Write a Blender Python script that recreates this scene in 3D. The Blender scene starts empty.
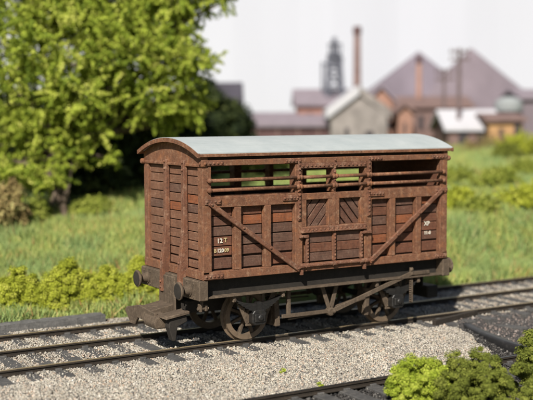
import bpy, bmesh, math, random
import numpy as np
from mathutils import Vector, Matrix

random.seed(7)
rng = np.random.default_rng(7)
R = math.radians
scene = bpy.context.scene
COL = scene.collection

# ------------------------------------------------------------------ camera
CAM = Vector((-8.7594, -16.6692, 4.2406))
FWD = Vector((0.51617, 0.85287, -0.07860)).normalized()
RGT = Vector((0.85536, -0.51803, -0.00386)).normalized()
UPV = RGT.cross(FWD).normalized()
cam_d = bpy.data.cameras.new("camera")
cam = bpy.data.objects.new("camera", cam_d)
COL.objects.link(cam)
cam.matrix_world = Matrix(((RGT.x, UPV.x, -FWD.x, CAM.x), (RGT.y, UPV.y, -FWD.y, CAM.y),
                           (RGT.z, UPV.z, -FWD.z, CAM.z), (0, 0, 0, 1)))
cam_d.sensor_width = 36.0
FPX, HY, DOFF = 1054.36, 116.9, 2.8      # focal length and level line in 533-wide photo pixels; set-back of the camera
cam_d.lens = FPX / 533.0 * 36.0
cam_d.clip_start = 0.1
cam_d.clip_end = 500.0
cam_d.dof.use_dof = True
cam_d.dof.focus_distance = 19.3
cam_d.dof.aperture_fstop = 0.305
cam_d.dof.aperture_blades = 7
scene.camera = cam

# ------------------------------------------------------------------ light
SUN_AZ, SUN_EL = R(46), R(39)          # azimuth measured from the wagon side's normal, towards its left end
to_sun = Vector((-math.sin(SUN_AZ) * math.cos(SUN_EL), -math.cos(SUN_AZ) * math.cos(SUN_EL), math.sin(SUN_EL)))
world = bpy.data.worlds.new("World")
scene.world = world
world.use_nodes = True
wn = world.node_tree.nodes
sky = wn.new("ShaderNodeTexSky")
sky.sky_type = 'NISHITA'
sky.sun_disc = False
sky.sun_elevation = SUN_EL
sky.sun_rotation = math.atan2(to_sun.x, to_sun.y)
world.node_tree.links.new(sky.outputs[0], wn["Background"].inputs[0])
wn["Background"].inputs[1].default_value = 0.05
sun_d = bpy.data.lights.new("sun", 'SUN')
sun_d.energy = 5.0
sun_d.angle = R(0.6)
sun_d.color = (1.0, 0.93, 0.83)
sun = bpy.data.objects.new("sun", sun_d)
sun.rotation_euler = to_sun.to_track_quat('Z', 'Y').to_euler()
sun.location = (-10, -10, 20)
COL.objects.link(sun)

scene.view_settings.view_transform = 'Standard'
scene.view_settings.look = 'None'
scene.view_settings.gamma = 1.0
scene.view_settings.exposure = 0.5
scene.view_settings.use_curve_mapping = False

# ------------------------------------------------------------------ materials
def new_mat(name, rough=0.8, spec=0.25):
    m = bpy.data.materials.new(name)
    m.use_nodes = True
    nt = m.node_tree
    b = nt.nodes["Principled BSDF"]
    b.inputs["Roughness"].default_value = rough
    b.inputs["Specular IOR Level"].default_value = spec
    return m, nt, b

def node(nt, t, **kw):
    n = nt.nodes.new(t)
    for k, v in kw.items():
        setattr(n, k, v)
    return n

def noise(nt, coord, scale, detail=4, rough=0.55, mscale=None):
    if mscale:
        mp = node(nt, "ShaderNodeMapping")
        mp.inputs["Scale"].default_value = mscale
        nt.links.new(coord, mp.inputs["Vector"])
        coord = mp.outputs[0]
    n = node(nt, "ShaderNodeTexNoise")
    n.inputs["Scale"].default_value = scale
    n.inputs["Detail"].default_value = detail
    n.inputs["Roughness"].default_value = rough
    nt.links.new(coord, n.inputs["Vector"])
    return n.outputs["Fac"]

def ramp(nt, fac, stops):
    r = node(nt, "ShaderNodeValToRGB")
    els = r.color_ramp.elements
    while len(els) < len(stops):
        els.new(0.5)
    for e, (p, c) in zip(els, stops):
        e.position = p
        e.color = (c[0], c[1], c[2], 1) if isinstance(c, (tuple, list)) else (c, c, c, 1)
    nt.links.new(fac, r.inputs[0])
    return r.outputs[0]

def mix(nt, fac, a, b, mode='MIX'):
    m = node(nt, "ShaderNodeMix", data_type='RGBA', blend_type=mode)
    for sock, v in ((m.inputs[0], fac), (m.inputs[6], a), (m.inputs[7], b)):
        if isinstance(v, (int, float)):
            sock.default_value = v
        elif isinstance(v, (tuple, list)):
            sock.default_value = (v[0], v[1], v[2], 1)
        else:
            nt.links.new(v, sock)
    return m.outputs[2]

def bump(nt, b, height, strength, dist):
    bp = node(nt, "ShaderNodeBump")
    bp.inputs["Strength"].default_value = strength
    bp.inputs["Distance"].default_value = dist
    nt.links.new(height, bp.inputs["Height"])
    nt.links.new(bp.outputs[0], b.inputs["Normal"])

def pos(nt):
    return node(nt, "ShaderNodeNewGeometry").outputs["Position"]

def weathered(name, base, dust, dark, dust_amt=0.5, grain=None, rough=0.82, fine=1.0, spec=0.25, bloom=None):
    """painted plastic or metal with dry brushed dust, dirty specks and grain"""
    m, nt, b = new_mat(name, rough, spec)
    p = pos(nt)
    big = noise(nt, p, 3.2, 5, 0.6)
    med = noise(nt, p, 17, 5, 0.65)
    sml = noise(nt, p, 52, 4, 0.75)
    c = mix(nt, ramp(nt, big, [(0.35, 0), (0.7, 1)]), base, tuple(0.72 * x for x in base))
    c = mix(nt, ramp(nt, med, [(0.5, 0), (0.72, 0.75)]), c, dark)
    if bloom:
        c = mix(nt, ramp(nt, noise(nt, p, 4.7, 5, 0.7), [(0.52, 0), (0.66, bloom[1])]), c, bloom[0])
    d = mix(nt, 1.0, ramp(nt, sml, [(0.53, 0), (0.72, dust_amt)]), ramp(nt, noise(nt, p, 2.6, 4, 0.6), [(0.38, 0.25), (0.62, 1.0)]), 'MULTIPLY')
    c = mix(nt, d, c, dust)
    c = mix(nt, ramp(nt, noise(nt, p, 1.0, 5, 0.7, (14, 14, 2.2)), [(0.56, 0), (0.74, 0.55)]), c, dark)
    d2 = ramp(nt, noise(nt, p, 9, 6, 0.7), [(0.52, 0), (0.75, dust_amt)])
    c = mix(nt, d2, c, dust)
    if grain:
        g = noise(nt, p, 1.0, 4, 0.6, grain)
        c = mix(nt, ramp(nt, g, [(0.3, 0.55), (0.62, 0)]), c, dark)
        bump(nt, b, mix(nt, 0.5, g, sml), 0.55, 0.012 * fine)
    else:
        bump(nt, b, mix(nt, 0.4, sml, med), 0.5, 0.010 * fine)
    nt.links.new(c, b.inputs["Base Color"])
    return m

M = {}
M['frame'] = weathered('rust_brown_frame', (0.175, 0.079, 0.044), (0.36, 0.228, 0.142), (0.052, 0.027, 0.019), 0.72, bloom=((0.32, 0.125, 0.048), 0.42))
M['bolt'] = weathered('rust_brown_ironwork', (0.155, 0.069, 0.041), (0.36, 0.24, 0.165), (0.05, 0.027, 0.02), 0.7, bloom=((0.30, 0.12, 0.055), 0.3))
M['plank_a'] = weathered('brown_plank', (0.135, 0.064, 0.042), (0.29, 0.19, 0.135), (0.052, 0.028, 0.021), 0.5, (2.2, 2.2, 60))
M['plank_b'] = weathered('reddish_plank', (0.165, 0.068, 0.039), (0.29, 0.18, 0.12), (0.06, 0.029, 0.02), 0.45, (2.2, 2.2, 60))
M['plank_c'] = weathered('dull_plank', (0.135, 0.072, 0.05), (0.28, 0.19, 0.14), (0.05, 0.03, 0.023), 0.5, (2.2, 2.2, 60))
M['orange'] = weathered('fresh_orange_plank', (0.27, 0.092, 0.038), (0.28, 0.16, 0.105), (0.08, 0.036, 0.023), 0.55, (2.2, 2.2, 60))
M['end_plank'] = weathered('end_plank', (0.20, 0.098, 0.058), (0.36, 0.235, 0.16), (0.085, 0.043, 0.03), 0.5, (2.2, 2.2, 60))
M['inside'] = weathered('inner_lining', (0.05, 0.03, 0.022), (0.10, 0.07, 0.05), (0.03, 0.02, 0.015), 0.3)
M['under'] = weathered('underframe_grime', (0.10, 0.074, 0.052), (0.26, 0.20, 0.14), (0.036, 0.028, 0.021), 0.5)
M['web'] = weathered('solebar_black', (0.03, 0.026, 0.022), (0.07, 0.058, 0.046), (0.018, 0.016, 0.014), 0.3)
M['black'] = weathered('black_plastic', (0.014, 0.013, 0.012), (0.07, 0.06, 0.05), (0.012, 0.012, 0.013), 0.3, None, 0.5, 1, 0.5)
M['tyre'] = weathered('tyre_brown', (0.15, 0.108, 0.072), (0.28, 0.21, 0.14), (0.07, 0.05, 0.036), 0.5, None, 0.55, 0.5, 0.4)
M['white_paint'] = weathered('faded_white_letters', (0.72, 0.68, 0.58), (0.75, 0.66, 0.46), (0.5, 0.42, 0.32), 0.6)
M['cream_paint'] = weathered('yellowed_letters', (0.52, 0.42, 0.22), (0.45, 0.36, 0.2), (0.3, 0.2, 0.1), 0.6)

m, nt, b = new_mat('pale_roof', 0.75, 0.25)
p = pos(nt)
c = mix(nt, ramp(nt, noise(nt, p, 2.2, 6, 0.65), [(0.35, 0), (0.68, 1)]), (0.315, 0.352, 0.36), (0.375, 0.407, 0.41))
c = mix(nt, ramp(nt, noise(nt, p, 1.0, 5, 0.65, (1.2, 16, 16)), [(0.5, 0), (0.75, 0.3)]), c, (0.27, 0.305, 0.285))
c = mix(nt, ramp(nt, noise(nt, p, 60, 3, 0.6), [(0.62, 0), (0.75, 0.35)]), c, (0.24, 0.235, 0.20))
nt.links.new(c, b.inputs["Base Color"])
bump(nt, b, noise(nt, p, 50, 4, 0.6), 0.25, 0.006)
M['roof'] = m

def tinted(name, rough, stops, attr='tint', trans=0.0, spec=0.2, patch=None):
    """colour per piece from a 0..1 value stored on its faces"""
    m, nt, b = new_mat(name, rough, spec)
    a = node(nt, "ShaderNodeAttribute")
    a.attribute_name = attr
    c = ramp(nt, a.outputs["Fac"], stops)
    if patch:
        f = ramp(nt, noise(nt, pos(nt), patch[0], 4, 0.6), [(patch[1], 0), (patch[2], patch[4])])
        c = mix(nt, f, c, patch[3])
    nt.links.new(c, b.inputs["Base Color"])
    if trans:
        t = node(nt, "ShaderNodeBsdfTranslucent")
        nt.links.new(c, t.inputs[0])
        mx = node(nt, "ShaderNodeMixShader")
        mx.inputs[0].default_value = trans
        nt.links.new(b.outputs[0], mx.inputs[1])
        nt.links.new(t.outputs[0], mx.inputs[2])
        nt.links.new(mx.outputs[0], nt.nodes["Material Output"].inputs[0])
    return m

M['stone'] = tinted('ballast_stone', 0.9, [(0.0, (0.07, 0.068, 0.065)), (0.17, (0.19, 0.18, 0.165)), (0.36, (0.34, 0.31, 0.25)),
                    (0.58, (0.425, 0.395, 0.33)), (0.80, (0.51, 0.485, 0.425)), (0.93, (0.42, 0.30, 0.215)), (1.0, (0.64, 0.62, 0.57))],
                    patch=(1.1, 0.44, 0.72, (0.20, 0.175, 0.15), 0.45))
M['ash'] = tinted('ash_stone', 0.9, [(0.0, (0.04, 0.04, 0.04)), (0.4, (0.085, 0.08, 0.076)), (0.7, (0.155, 0.13, 0.118)),
                  (0.9, (0.22, 0.17, 0.15)), (1.0, (0.36, 0.34, 0.32))])
M['dark_ash'] = tinted('dark_ash_stone', 0.9, [(0.0, (0.012, 0.012, 0.012)), (0.6, (0.045, 0.042, 0.04)), (0.9, (0.10, 0.095, 0.09)), (1.0, (0.22, 0.21, 0.19))])
M['tree_leaf'] = tinted('tree_foliage', 0.8, [(0.0, (0.07, 0.115, 0.014)), (0.35, (0.22, 0.295, 0.03)), (0.65, (0.41, 0.475, 0.06)), (1.0, (0.62, 0.63, 0.16))], trans=0.18)
M['dark_leaf'] = tinted('dark_evergreen', 0.85, [(0.0, (0.010, 0.018, 0.008)), (0.6, (0.028, 0.042, 0.012)), (1.0, (0.07, 0.085, 0.025))], trans=0.12)  # near-black green; also puts the shade behind the large tree into colour
M['dry_leaf'] = tinted('dry_scrub', 0.85, [(0.0, (0.12, 0.09, 0.04)), (0.5, (0.30, 0.22, 0.09)), (1.0, (0.42, 0.40, 0.16))], trans=0.2)
M['moss_bright'] = tinted('bright_moss', 0.85, [(0.0, (0.17, 0.23, 0.02)), (0.5, (0.33, 0.41, 0.04)), (1.0, (0.50, 0.54, 0.10))], trans=0.25)
M['moss_olive'] = tinted('olive_moss', 0.85, [(0.0, (0.075, 0.09, 0.015)), (0.5, (0.16, 0.19, 0.03)), (1.0, (0.28, 0.30, 0.06))], trans=0.2)
M['bush_leaf'] = tinted('bush_foam', 0.85, [(0.0, (0.20, 0.235, 0.02)), (0.5, (0.37, 0.41, 0.04)), (1.0, (0.52, 0.53, 0.10))], trans=0.22)
M['lime_leaf'] = tinted('lime_foam', 0.85, [(0.0, (0.12, 0.155, 0.02)), (0.5, (0.25, 0.295, 0.045)), (1.0, (0.38, 0.40, 0.09))], trans=0.22)
M['grass'] = tinted('static_grass', 0.8, [(0.0, (0.17, 0.27, 0.09)), (0.3, (0.29, 0.37, 0.11)), (0.62, (0.40, 0.46, 0.13)), (0.82, (0.50, 0.50, 0.17)), (0.93, (0.54, 0.38, 0.17)), (1.0, (0.52, 0.24, 0.10))],
                    trans=0.25, patch=(0.55, 0.47, 0.62, (0.19, 0.34, 0.18), 0.36))

m, nt, b = new_mat('bark', 0.9, 0.2)
p = pos(nt)
c = ramp(nt, noise(nt, p, 6, 6, 0.7, (1, 1, 0.3)), [(0.3, (0.05, 0.035, 0.025)), (0.55, (0.15, 0.115, 0.085)), (0.75, (0.27, 0.22, 0.175))])
nt.links.new(c, b.inputs["Base Color"])
bump(nt, b, noise(nt, p, 9, 5, 0.7, (1, 1, 0.3)), 0.8, 0.05)
M['bark'] = m

m, nt, b = new_mat('ground_cover', 0.95, 0.1)
p = pos(nt)
c = ramp(nt, noise(nt, p, 0.8, 6, 0.65), [(0.3, (0.07, 0.12, 0.045)), (0.45, (0.11, 0.145, 0.035)), (0.6, (0.17, 0.185, 0.045)), (0.75, (0.20, 0.155, 0.065))])
c = mix(nt, ramp(nt, noise(nt, p, 14, 4, 0.7), [(0.4, 0), (0.75, 0.6)]), c, (0.10, 0.10, 0.04))
nt.links.new(c, b.inputs["Base Color"])
bump(nt, b, noise(nt, p, 10, 5, 0.7), 0.7, 0.08)
M['ground'] = m

m, nt, b = new_mat('ballast_bed', 0.95, 0.1)
p = pos(nt)
c = ramp(nt, noise(nt, p, 26, 4, 0.7), [(0.3, (0.10, 0.085, 0.07)), (0.5, (0.30, 0.255, 0.205)), (0.7, (0.46, 0.41, 0.34))])
nt.links.new(c, b.inputs["Base Color"])
bump(nt, b, noise(nt, p, 24, 4, 0.6), 1.0, 0.03)
M['bed'] = m
m, nt, b = new_mat('ash_bed', 0.95, 0.1)
p = pos(nt)
c = ramp(nt, noise(nt, p, 22, 4, 0.7), [(0.3, (0.02, 0.02, 0.02)), (0.55, (0.075, 0.07, 0.068)), (0.75, (0.16, 0.13, 0.12))])
nt.links.new(c, b.inputs["Base Color"])
bump(nt, b, noise(nt, p, 22, 4, 0.6), 1.0, 0.03)
M['ashbed'] = m

M['rail_side'] = weathered('rail_rust_black', (0.035, 0.028, 0.022), (0.10, 0.075, 0.05), (0.02, 0.017, 0.014), 0.35)
M['rail_top'] = weathered('rail_head_worn', (0.26, 0.20, 0.12), (0.36, 0.29, 0.18), (0.12, 0.09, 0.06), 0.5, None, 0.4, 0.3, 0.5)
M['sleeper'] = weathered('sleeper_grey', (0.10, 0.098, 0.096), (0.27, 0.245, 0.21), (0.035, 0.035, 0.035), 0.45, (3, 60, 60))
M['baulk'] = weathered('weathered_grey_timber', (0.15, 0.148, 0.143), (0.34, 0.325, 0.30), (0.045, 0.045, 0.045), 0.6, (1.5, 40, 40))
M['strip'] = weathered('black_strip', (0.016, 0.016, 0.017), (0.08, 0.078, 0.075), (0.014, 0.014, 0.015), 0.35, None, 0.45, 0.6, 0.5)

def plain(name, col, var=0.25, scale=2.0, rough=0.9, streak=None, stops=(0.3, 0.7)):
    m, nt, b = new_mat(name, rough, 0.15)
    p = pos(nt)
    f = noise(nt, p, scale, 5, 0.65, streak)
    c = ramp(nt, f, [(stops[0], tuple(x * (1 - var) for x in col)), (stops[1], tuple(min(1, x * (1 + var)) for x in col))])
    nt.links.new(c, b.inputs["Base Color"])
    return m

M['brick'] = plain('soft_red_brick', (0.26, 0.145, 0.12), 0.2)
M['orange_brick'] = plain('orange_brick', (0.29, 0.17, 0.13), 0.2)
M['brown_brick'] = plain('brown_brick', (0.17, 0.115, 0.105), 0.22)
M['stone_wall'] = plain('pale_stone_wall', (0.225, 0.205, 0.195), 0.34, 1.2)
M['mauve_slate'] = plain('mauve_slate', (0.21, 0.18, 0.205), 0.12)
M['pale_sheet'] = plain('pale_roof_sheet', (0.46, 0.46, 0.49), 0.06)
M['steel'] = plain('dark_steel', (0.10, 0.105, 0.13), 0.2)
M['heap'] = plain('mauve_spoil', (0.16, 0.138, 0.165), 0.18, 0.35, 0.95, (1, 1, 0.35))
M['heap_b'] = plain('pink_grey_spoil', (0.172, 0.145, 0.165), 0.18, 0.35, 0.95, (1, 1, 0.35))
M['dark_slate'] = plain('dark_slate', (0.06, 0.055, 0.07), 0.25)
M['dark_wall'] = plain('dark_brick', (0.10, 0.06, 0.06), 0.3)
M['pole'] = plain('pole_timber', (0.13, 0.10, 0.10), 0.25)
M['tank'] = plain('tank_grey_green', (0.24, 0.26, 0.265), 0.1)
M['ochre'] = plain('ochre_brick', (0.36, 0.22, 0.11), 0.25)
M['gloom'] = plain('dark_opening', (0.05, 0.045, 0.05), 0.2)
M['paper'] = plain('white_paper_sky', (0.452, 0.470, 0.53), 0.014, 1.0, 0.9, (0.23, 0.23, 0.05), (0.35, 0.68))
M['dead_leaf'] = plain('dry_brown_scrap', (0.33, 0.20, 0.11), 0.3, 12)

# ------------------------------------------------------------------ mesh helpers
class MB:
    """collects shapes; build() links them as one mesh object"""
    def __init__(self, T=None):
        self.v, self.f, self.T = [], [], T
    def add(self, vs, fs):
        n = len(self.v)
        self.v += [tuple(v) for v in vs]
        self.f += [tuple(i + n for i in f) for f in fs]
        return self
    def box(self, x0, x1, y0, y1, z0, z1):
        return self.add([(x, y, z) for z in (z0, z1) for y in (y0, y1) for x in (x0, x1)],
                        [(0, 2, 3, 1), (4, 5, 7, 6), (0, 1, 5, 4), (2, 6, 7, 3), (0, 4, 6, 2), (1, 3, 7, 5)])
    def bar(self, a, b, w, h, up=(0, 0, 1)):
        a, b = Vector(a), Vector(b)
        d = (b - a).normalized()
        s = d.cross(Vector(up)).normalized()
        u = s.cross(d)
        vs = []
        for p in (a, b):
            for i, j in ((-1, -1), (1, -1), (1, 1), (-1, 1)):
                vs.append(p + s * (w / 2 * i) + u * (h / 2 * j))
        return self.add(vs, [(0, 1, 2, 3)[::-1], (4, 5, 6, 7), (0, 1, 5, 4), (1, 2, 6, 5), (2, 3, 7, 6), (3, 0, 4, 7)][::1])
    def rod(self, a, b, r, n=10, r2=None):
        a, b = Vector(a), Vector(b)
        r2 = r if r2 is None else r2
        d = (b - a).normalized()
        s = d.orthogonal().normalized()
        t = d.cross(s)
        vs = []
        for p, q in ((a, r), (b, r2)):
            for k in range(n):
                an = 2 * math.pi * k / n
                vs.append(p + s * (q * math.cos(an)) + t * (q * math.sin(an)))
        fs = [(k, (k + 1) % n, n + (k + 1) % n, n + k) for k in range(n)]
        fs += [tuple(range(n))[::-1], tuple(range(n, 2 * n))]
        return self.add(vs, fs)
    def prism(self, poly, axis, a, b):
        """polygon in the plane across axis, extruded from a to b"""
        n = len(poly)
        def P(u, w, t):
            return {'x': (t, u, w), 'y': (u, t, w), 'z': (u, w, t)}[axis]
        vs = [P(u, w, a) for u, w in poly] + [P(u, w, b) for u, w in poly]
        fs = [tuple(range(n)), tuple(range(n, 2 * n))[::-1]]
        fs += [(k, n + k, n + (k + 1) % n, (k + 1) % n) for k in range(n)]
        return self.add(vs, fs)
    def lathe(self, c, d, prof, n=16):
        """profile of (distance along d, radius)"""
        c, d = Vector(c), Vector(d).normalized()
        s = d.orthogonal().normalized()
        t = d.cross(s)
        vs, fs = [], []
        for h, r in prof:
            for k in range(n):
                an = 2 * math.pi * k / n
                vs.append(c + d * h + s * (r * math.cos(an)) + t * (r * math.sin(an)))
        for j in range(len(prof) - 1):
            for k in range(n):
                fs.append((j * n + k, j * n + (k + 1) % n, (j + 1) * n + (k + 1) % n, (j + 1) * n + k))
        fs.append(tuple(range(n))[::-1])
        m = (len(prof) - 1) * n
        fs.append(tuple(range(m, m + n)))
        return self.add(vs, fs)
    def rivet(self, c, d=(0, -1, 0), r=0.026):
        return self.lathe(c, d, [(-0.005, r), (r * 0.45, r * 0.85), (r * 0.8, r * 0.35)], 7)
    def build(self, name, mat, parent=None, bevel=0.0, smooth=False, seg=1):
        vs = self.v
        if self.T is not None:
            vs = [tuple(self.T @ Vector(v)) for v in vs]
        me = bpy.data.meshes.new(name)
        me.from_pydata(vs, [], self.f)
        bm = bmesh.new()
        bm.from_mesh(me)
        bmesh.ops.recalc_face_normals(bm, faces=bm.faces)
        bm.to_mesh(me)
        bm.free()
        if smooth:
            me.polygons.foreach_set("use_smooth", [True] * len(me.polygons))
        return link(name, me, mat, parent, bevel, seg)

def link(name, me, mat, parent=None, bevel=0.0, seg=1):
    me.materials.append(M[mat])
    o = bpy.data.objects.new(name, me)
    COL.objects.link(o)
    attach(o, parent)
    if bevel:
        md = o.modifiers.new("edge", 'BEVEL')
        md.width = bevel
        md.segments = seg
        md.limit_method = 'ANGLE'
        md.angle_limit = R(40)
    return o

def attach(o, parent):
    if parent is not None:
        o.parent = parent
        base = parent
        while base.parent is not None:
            base = base.parent
        o.matrix_parent_inverse = Matrix.Translation(-base.location) if base is parent else Matrix.Identity(4)
        if parent.parent is not None or True:
            # parts are modelled in world coordinates; their own transform stays the identity
            o.matrix_parent_inverse = Matrix.Translation(-base.location) if parent is base else Matrix.Identity(4)

def thing(name, label, cat, loc, group=None):
    o = bpy.data.objects.new(name, None)
    o.empty_display_size = 0.2
    o.location = loc
    COL.objects.link(o)
    return tag(o, label, cat, group)

def tag(o, label, cat, group=None, kind=None):
    o["label"] = label
    o["category"] = cat
    if group:
        o["group"] = group
    if kind:
        o["kind"] = kind
    return o

def setting(o, kind="structure", label=None, cat=None):
    o["kind"] = kind
    if label:
        o["label"] = label
        o["category"] = cat
    return o

def raw_mesh(name, V, F, tint=None):
    """fast mesh from numpy arrays, all faces with the same corner count"""
    me = bpy.data.meshes.new(name)
    n, k = len(F), F.shape[1]
    me.vertices.add(len(V))
    me.vertices.foreach_set("co", V.astype(np.float32).ravel())
    me.loops.add(n * k)
    me.loops.foreach_set("vertex_index", F.astype(np.int32).ravel())
    me.polygons.add(n)
    me.polygons.foreach_set("loop_start", np.arange(0, n * k, k, dtype=np.int32))
    me.polygons.foreach_set("loop_total", np.full(n, k, dtype=np.int32))
    me.update(calc_edges=True)
    if tint is not None:
        a = me.attributes.new("tint", 'FLOAT', 'FACE')
        a.data.foreach_set("value", tint.astype(np.float32))
    return me

def rot_mats(n):
    q = rng.normal(size=(n, 4))
    q /= np.linalg.norm(q, axis=1)[:, None]
    w, x, y, z = q.T
    return np.stack([np.stack([1 - 2 * (y * y + z * z), 2 * (x * y - z * w), 2 * (x * z + y * w)], -1),
                     np.stack([2 * (x * y + z * w), 1 - 2 * (x * x + z * z), 2 * (y * z - x * w)], -1),
                     np.stack([2 * (x * z - y * w), 2 * (y * z + x * w), 1 - 2 * (x * x + y * y)], -1)], 1)

OCT_V = np.array([(1, 0, 0), (-1, 0, 0), (0, 1, 0), (0, -1, 0), (0, 0, 1), (0, 0, -1)], float)
OCT_F = np.array([(0, 2, 4), (2, 1, 4), (1, 3, 4), (3, 0, 4), (2, 0, 5), (1, 2, 5), (3, 1, 5), (0, 3, 5)])

def stones(name, P, size, mat, tint):
    n = len(P)
    v = OCT_V[None] * 1.05 + rng.uniform(-0.45, 0.45, (n, 6, 3))
    v *= (size[:, None] * rng.uniform(0.65, 1.3, (n, 3)))[:, None, :]
    v = np.einsum('nij,nkj->nki', rot_mats(n), v) + P[:, None, :]
    F = (OCT_F[None] + 6 * np.arange(n)[:, None, None]).reshape(-1, 3)
    return link(name, raw_mesh(name, v.reshape(-1, 3), F, np.repeat(tint, 8)), mat)

LEAF_V = np.array([(-0.75, -0.75, 0.0), (0.85, -0.55, 0.1), (0.0, 1.15, -0.1)])
def leaves(name, P, size, mat, tint, parent=None, out=None):
    """small bent leaf faces, one triangle each, roughly facing outwards from their clump"""
    n = len(P)
    v = LEAF_V[None] * size[:, None, None] * rng.uniform(0.5, 1.4, (n, 1, 3))
    if out is None:
        Rm = rot_mats(n)
    else:
        nz = out + rng.normal(0, 0.45, (n, 3))
        nz /= np.linalg.norm(nz, axis=1)[:, None]
        t = rng.normal(size=(n, 3))
        nx = np.cross(t, nz)
        nx /= np.linalg.norm(nx, axis=1)[:, None]
        Rm = np.stack([nx, np.cross(nz, nx), nz], -1)
    v = np.einsum('nij,nkj->nki', Rm, v) + P[:, None, :]
    F = np.arange(3 * n).reshape(-1, 3)
    return link(name, raw_mesh(name, v.reshape(-1, 3), F, tint), mat, parent)

def lobe_points(lobes, n_clump, per, r_clump, shell=0.55, squash=0.8, spray=0.0):
    """points in clumps that sit towards the shell of overlapping ellipsoids"""
    vol = np.array([l[3] * l[4] * l[5] for l in lobes]) ** 0.67
    k = rng.choice(len(lobes), n_clump, p=vol / vol.sum())
    L = np.array(lobes)[k]
    d = rng.normal(size=(n_clump, 3))
    d /= np.linalg.norm(d, axis=1)[:, None]
    rad = shell + (1.1 - shell) * rng.random(n_clump) ** 0.6
    C = L[:, :3] + d * L[:, 3:6] * rad[:, None]
    ct = rng.normal(0, 0.17, n_clump)
    cr = r_clump * rng.uniform(0.55, 1.4, n_clump)
    P = np.repeat(C, per, 0)
    e = rng.normal(size=(len(P), 3))
    e /= np.linalg.norm(e, axis=1)[:, None]
    P = P + e * (np.repeat(cr, per) * rng.random(len(P)) ** 0.45)[:, None] * np.array([1, 1, squash])
    if spray:                                   # clumps drawn out into feathery sprays that droop and spread
        ax = d * 0.6 + rng.normal(0, 0.55, (n_clump, 3)) + np.array([0, 0, 0.10])
        ax /= np.linalg.norm(ax, axis=1)[:, None]
        u = rng.random(len(P))
        P = np.repeat(C, per, 0) + np.repeat(ax, per, 0) * (np.repeat(cr, per) * spray * (u - 0.3))[:, None]
        P = P + e * (np.repeat(cr, per) * (0.55 - 0.35 * u) * rng.random(len(P)) ** 0.5)[:, None]
    t = np.clip(0.5 + np.repeat(ct, per) + rng.normal(0, 0.17, len(P)), 0, 1)
    out = e * 0.8 + np.repeat(d, per, 0) * 0.25 + np.array([0, 0, 0.35])
    return P, t, out

# ------------------------------------------------------------------ setting
H_F = Vector((FWD.x, FWD.y)).normalized()          # level direction from the wagon towards the scenery behind
H_R = Vector((H_F.y, -H_F.x))
C2 = Vector((CAM.x, CAM.y))

def sstep(a, b, t):
    t = np.clip((t - a) / (b - a), 0, 1)
    return t * t * (3 - 2 * t)

def field_z(x, y):
    x, y = np.asarray(x, float), np.asarray(y, float)
    D = (x - CAM.x) * H_F.x + (y - CAM.y) * H_F.y
    z = 2.45 * (1 - np.exp(-np.maximum(D - 24.3, 0) / 9.0)) * sstep(4.3, 6.2, y)
    z = z + 0.10 * np.sin(x * 0.9 + 1.3 * np.sin(y * 0.5)) * np.sin(y * 0.8 + 0.6) * sstep(5.5, 9, y)
    ye = y + 0.78 * sstep(2.0, 5.0, x)
    base = -0.62 + 0.62 * sstep(4.25, 4.75, ye)
    return base + z

def bed_z(x, y):
    """top of the pale ballast"""
    x, y = np.asarray(x, float), np.asarray(y, float)
    z = -0.115 - 0.24 * sstep(0.0, 2.25, -y) - 0.12 * sstep(5.4, 6.2, x) * sstep(0.4, -0.2, y)
    return z + 0.018 * np.sin(x * 3.1 + y * 1.7) * np.sin(y * 2.9 - x)

def sheet(name, xs, ys, zf, mat):
    X, Y = np.meshgrid(xs, ys)
    Z = zf(X, Y)
    V = np.stack([X, Y, Z], -1).reshape(-1, 3)
    nx, ny = len(xs), len(ys)
    i = np.arange((ny - 1) * nx).reshape(ny - 1, nx)[:, :-1].ravel()
    F = np.stack([i, i + 1, i + nx + 1, i + nx], -1)
    me = raw_mesh(name, V, F)
    me.polygons.foreach_set("use_smooth", [True] * len(F))
    return link(name, me, mat)

xs = np.concatenate([np.arange(-80, -10, 5.0), np.arange(-10, 40, 0.6), np.arange(40, 140, 5.0)])
ys = np.concatenate([np.arange(-40, -4, 4.0), np.arange(-4, 24, 0.35), np.arange(24, 131, 4.0)])
setting(sheet("ground", xs, ys, field_z, 'ground'))
setting(sheet("ballast_bed", np.arange(-9, 20.1, 0.2), np.arange(-2.35, 4.6, 0.15), lambda x, y: bed_z(x, y) - 0.02, 'bed'))
setting(sheet("ash_bed", np.arange(-9, 16.1, 0.4), np.arange(-9, -2.29, 0.3), lambda x, y: -0.40 + 0.012 * np.sin(3 * x) * np.sin(2.3 * y), 'ashbed'))
cp_sheet = sheet("cinder_path", np.arange(0.0, 10.1, 0.25), np.arange(-3.4, 0.36, 0.15), lambda x, y: bed_z(x + 6.15 + 0.42 * (y - 0.3), y) + 0.012, 'ashbed')
co = np.empty(len(cp_sheet.data.vertices) * 3, np.float32)
cp_sheet.data.vertices.foreach_get("co", co)
co = co.reshape(-1, 3)
co[:, 0] += 6.15 + 0.42 * (co[:, 1] - 0.3)
cp_sheet.data.vertices.foreach_set("co", co.ravel())
setting(cp_sheet)

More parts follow.
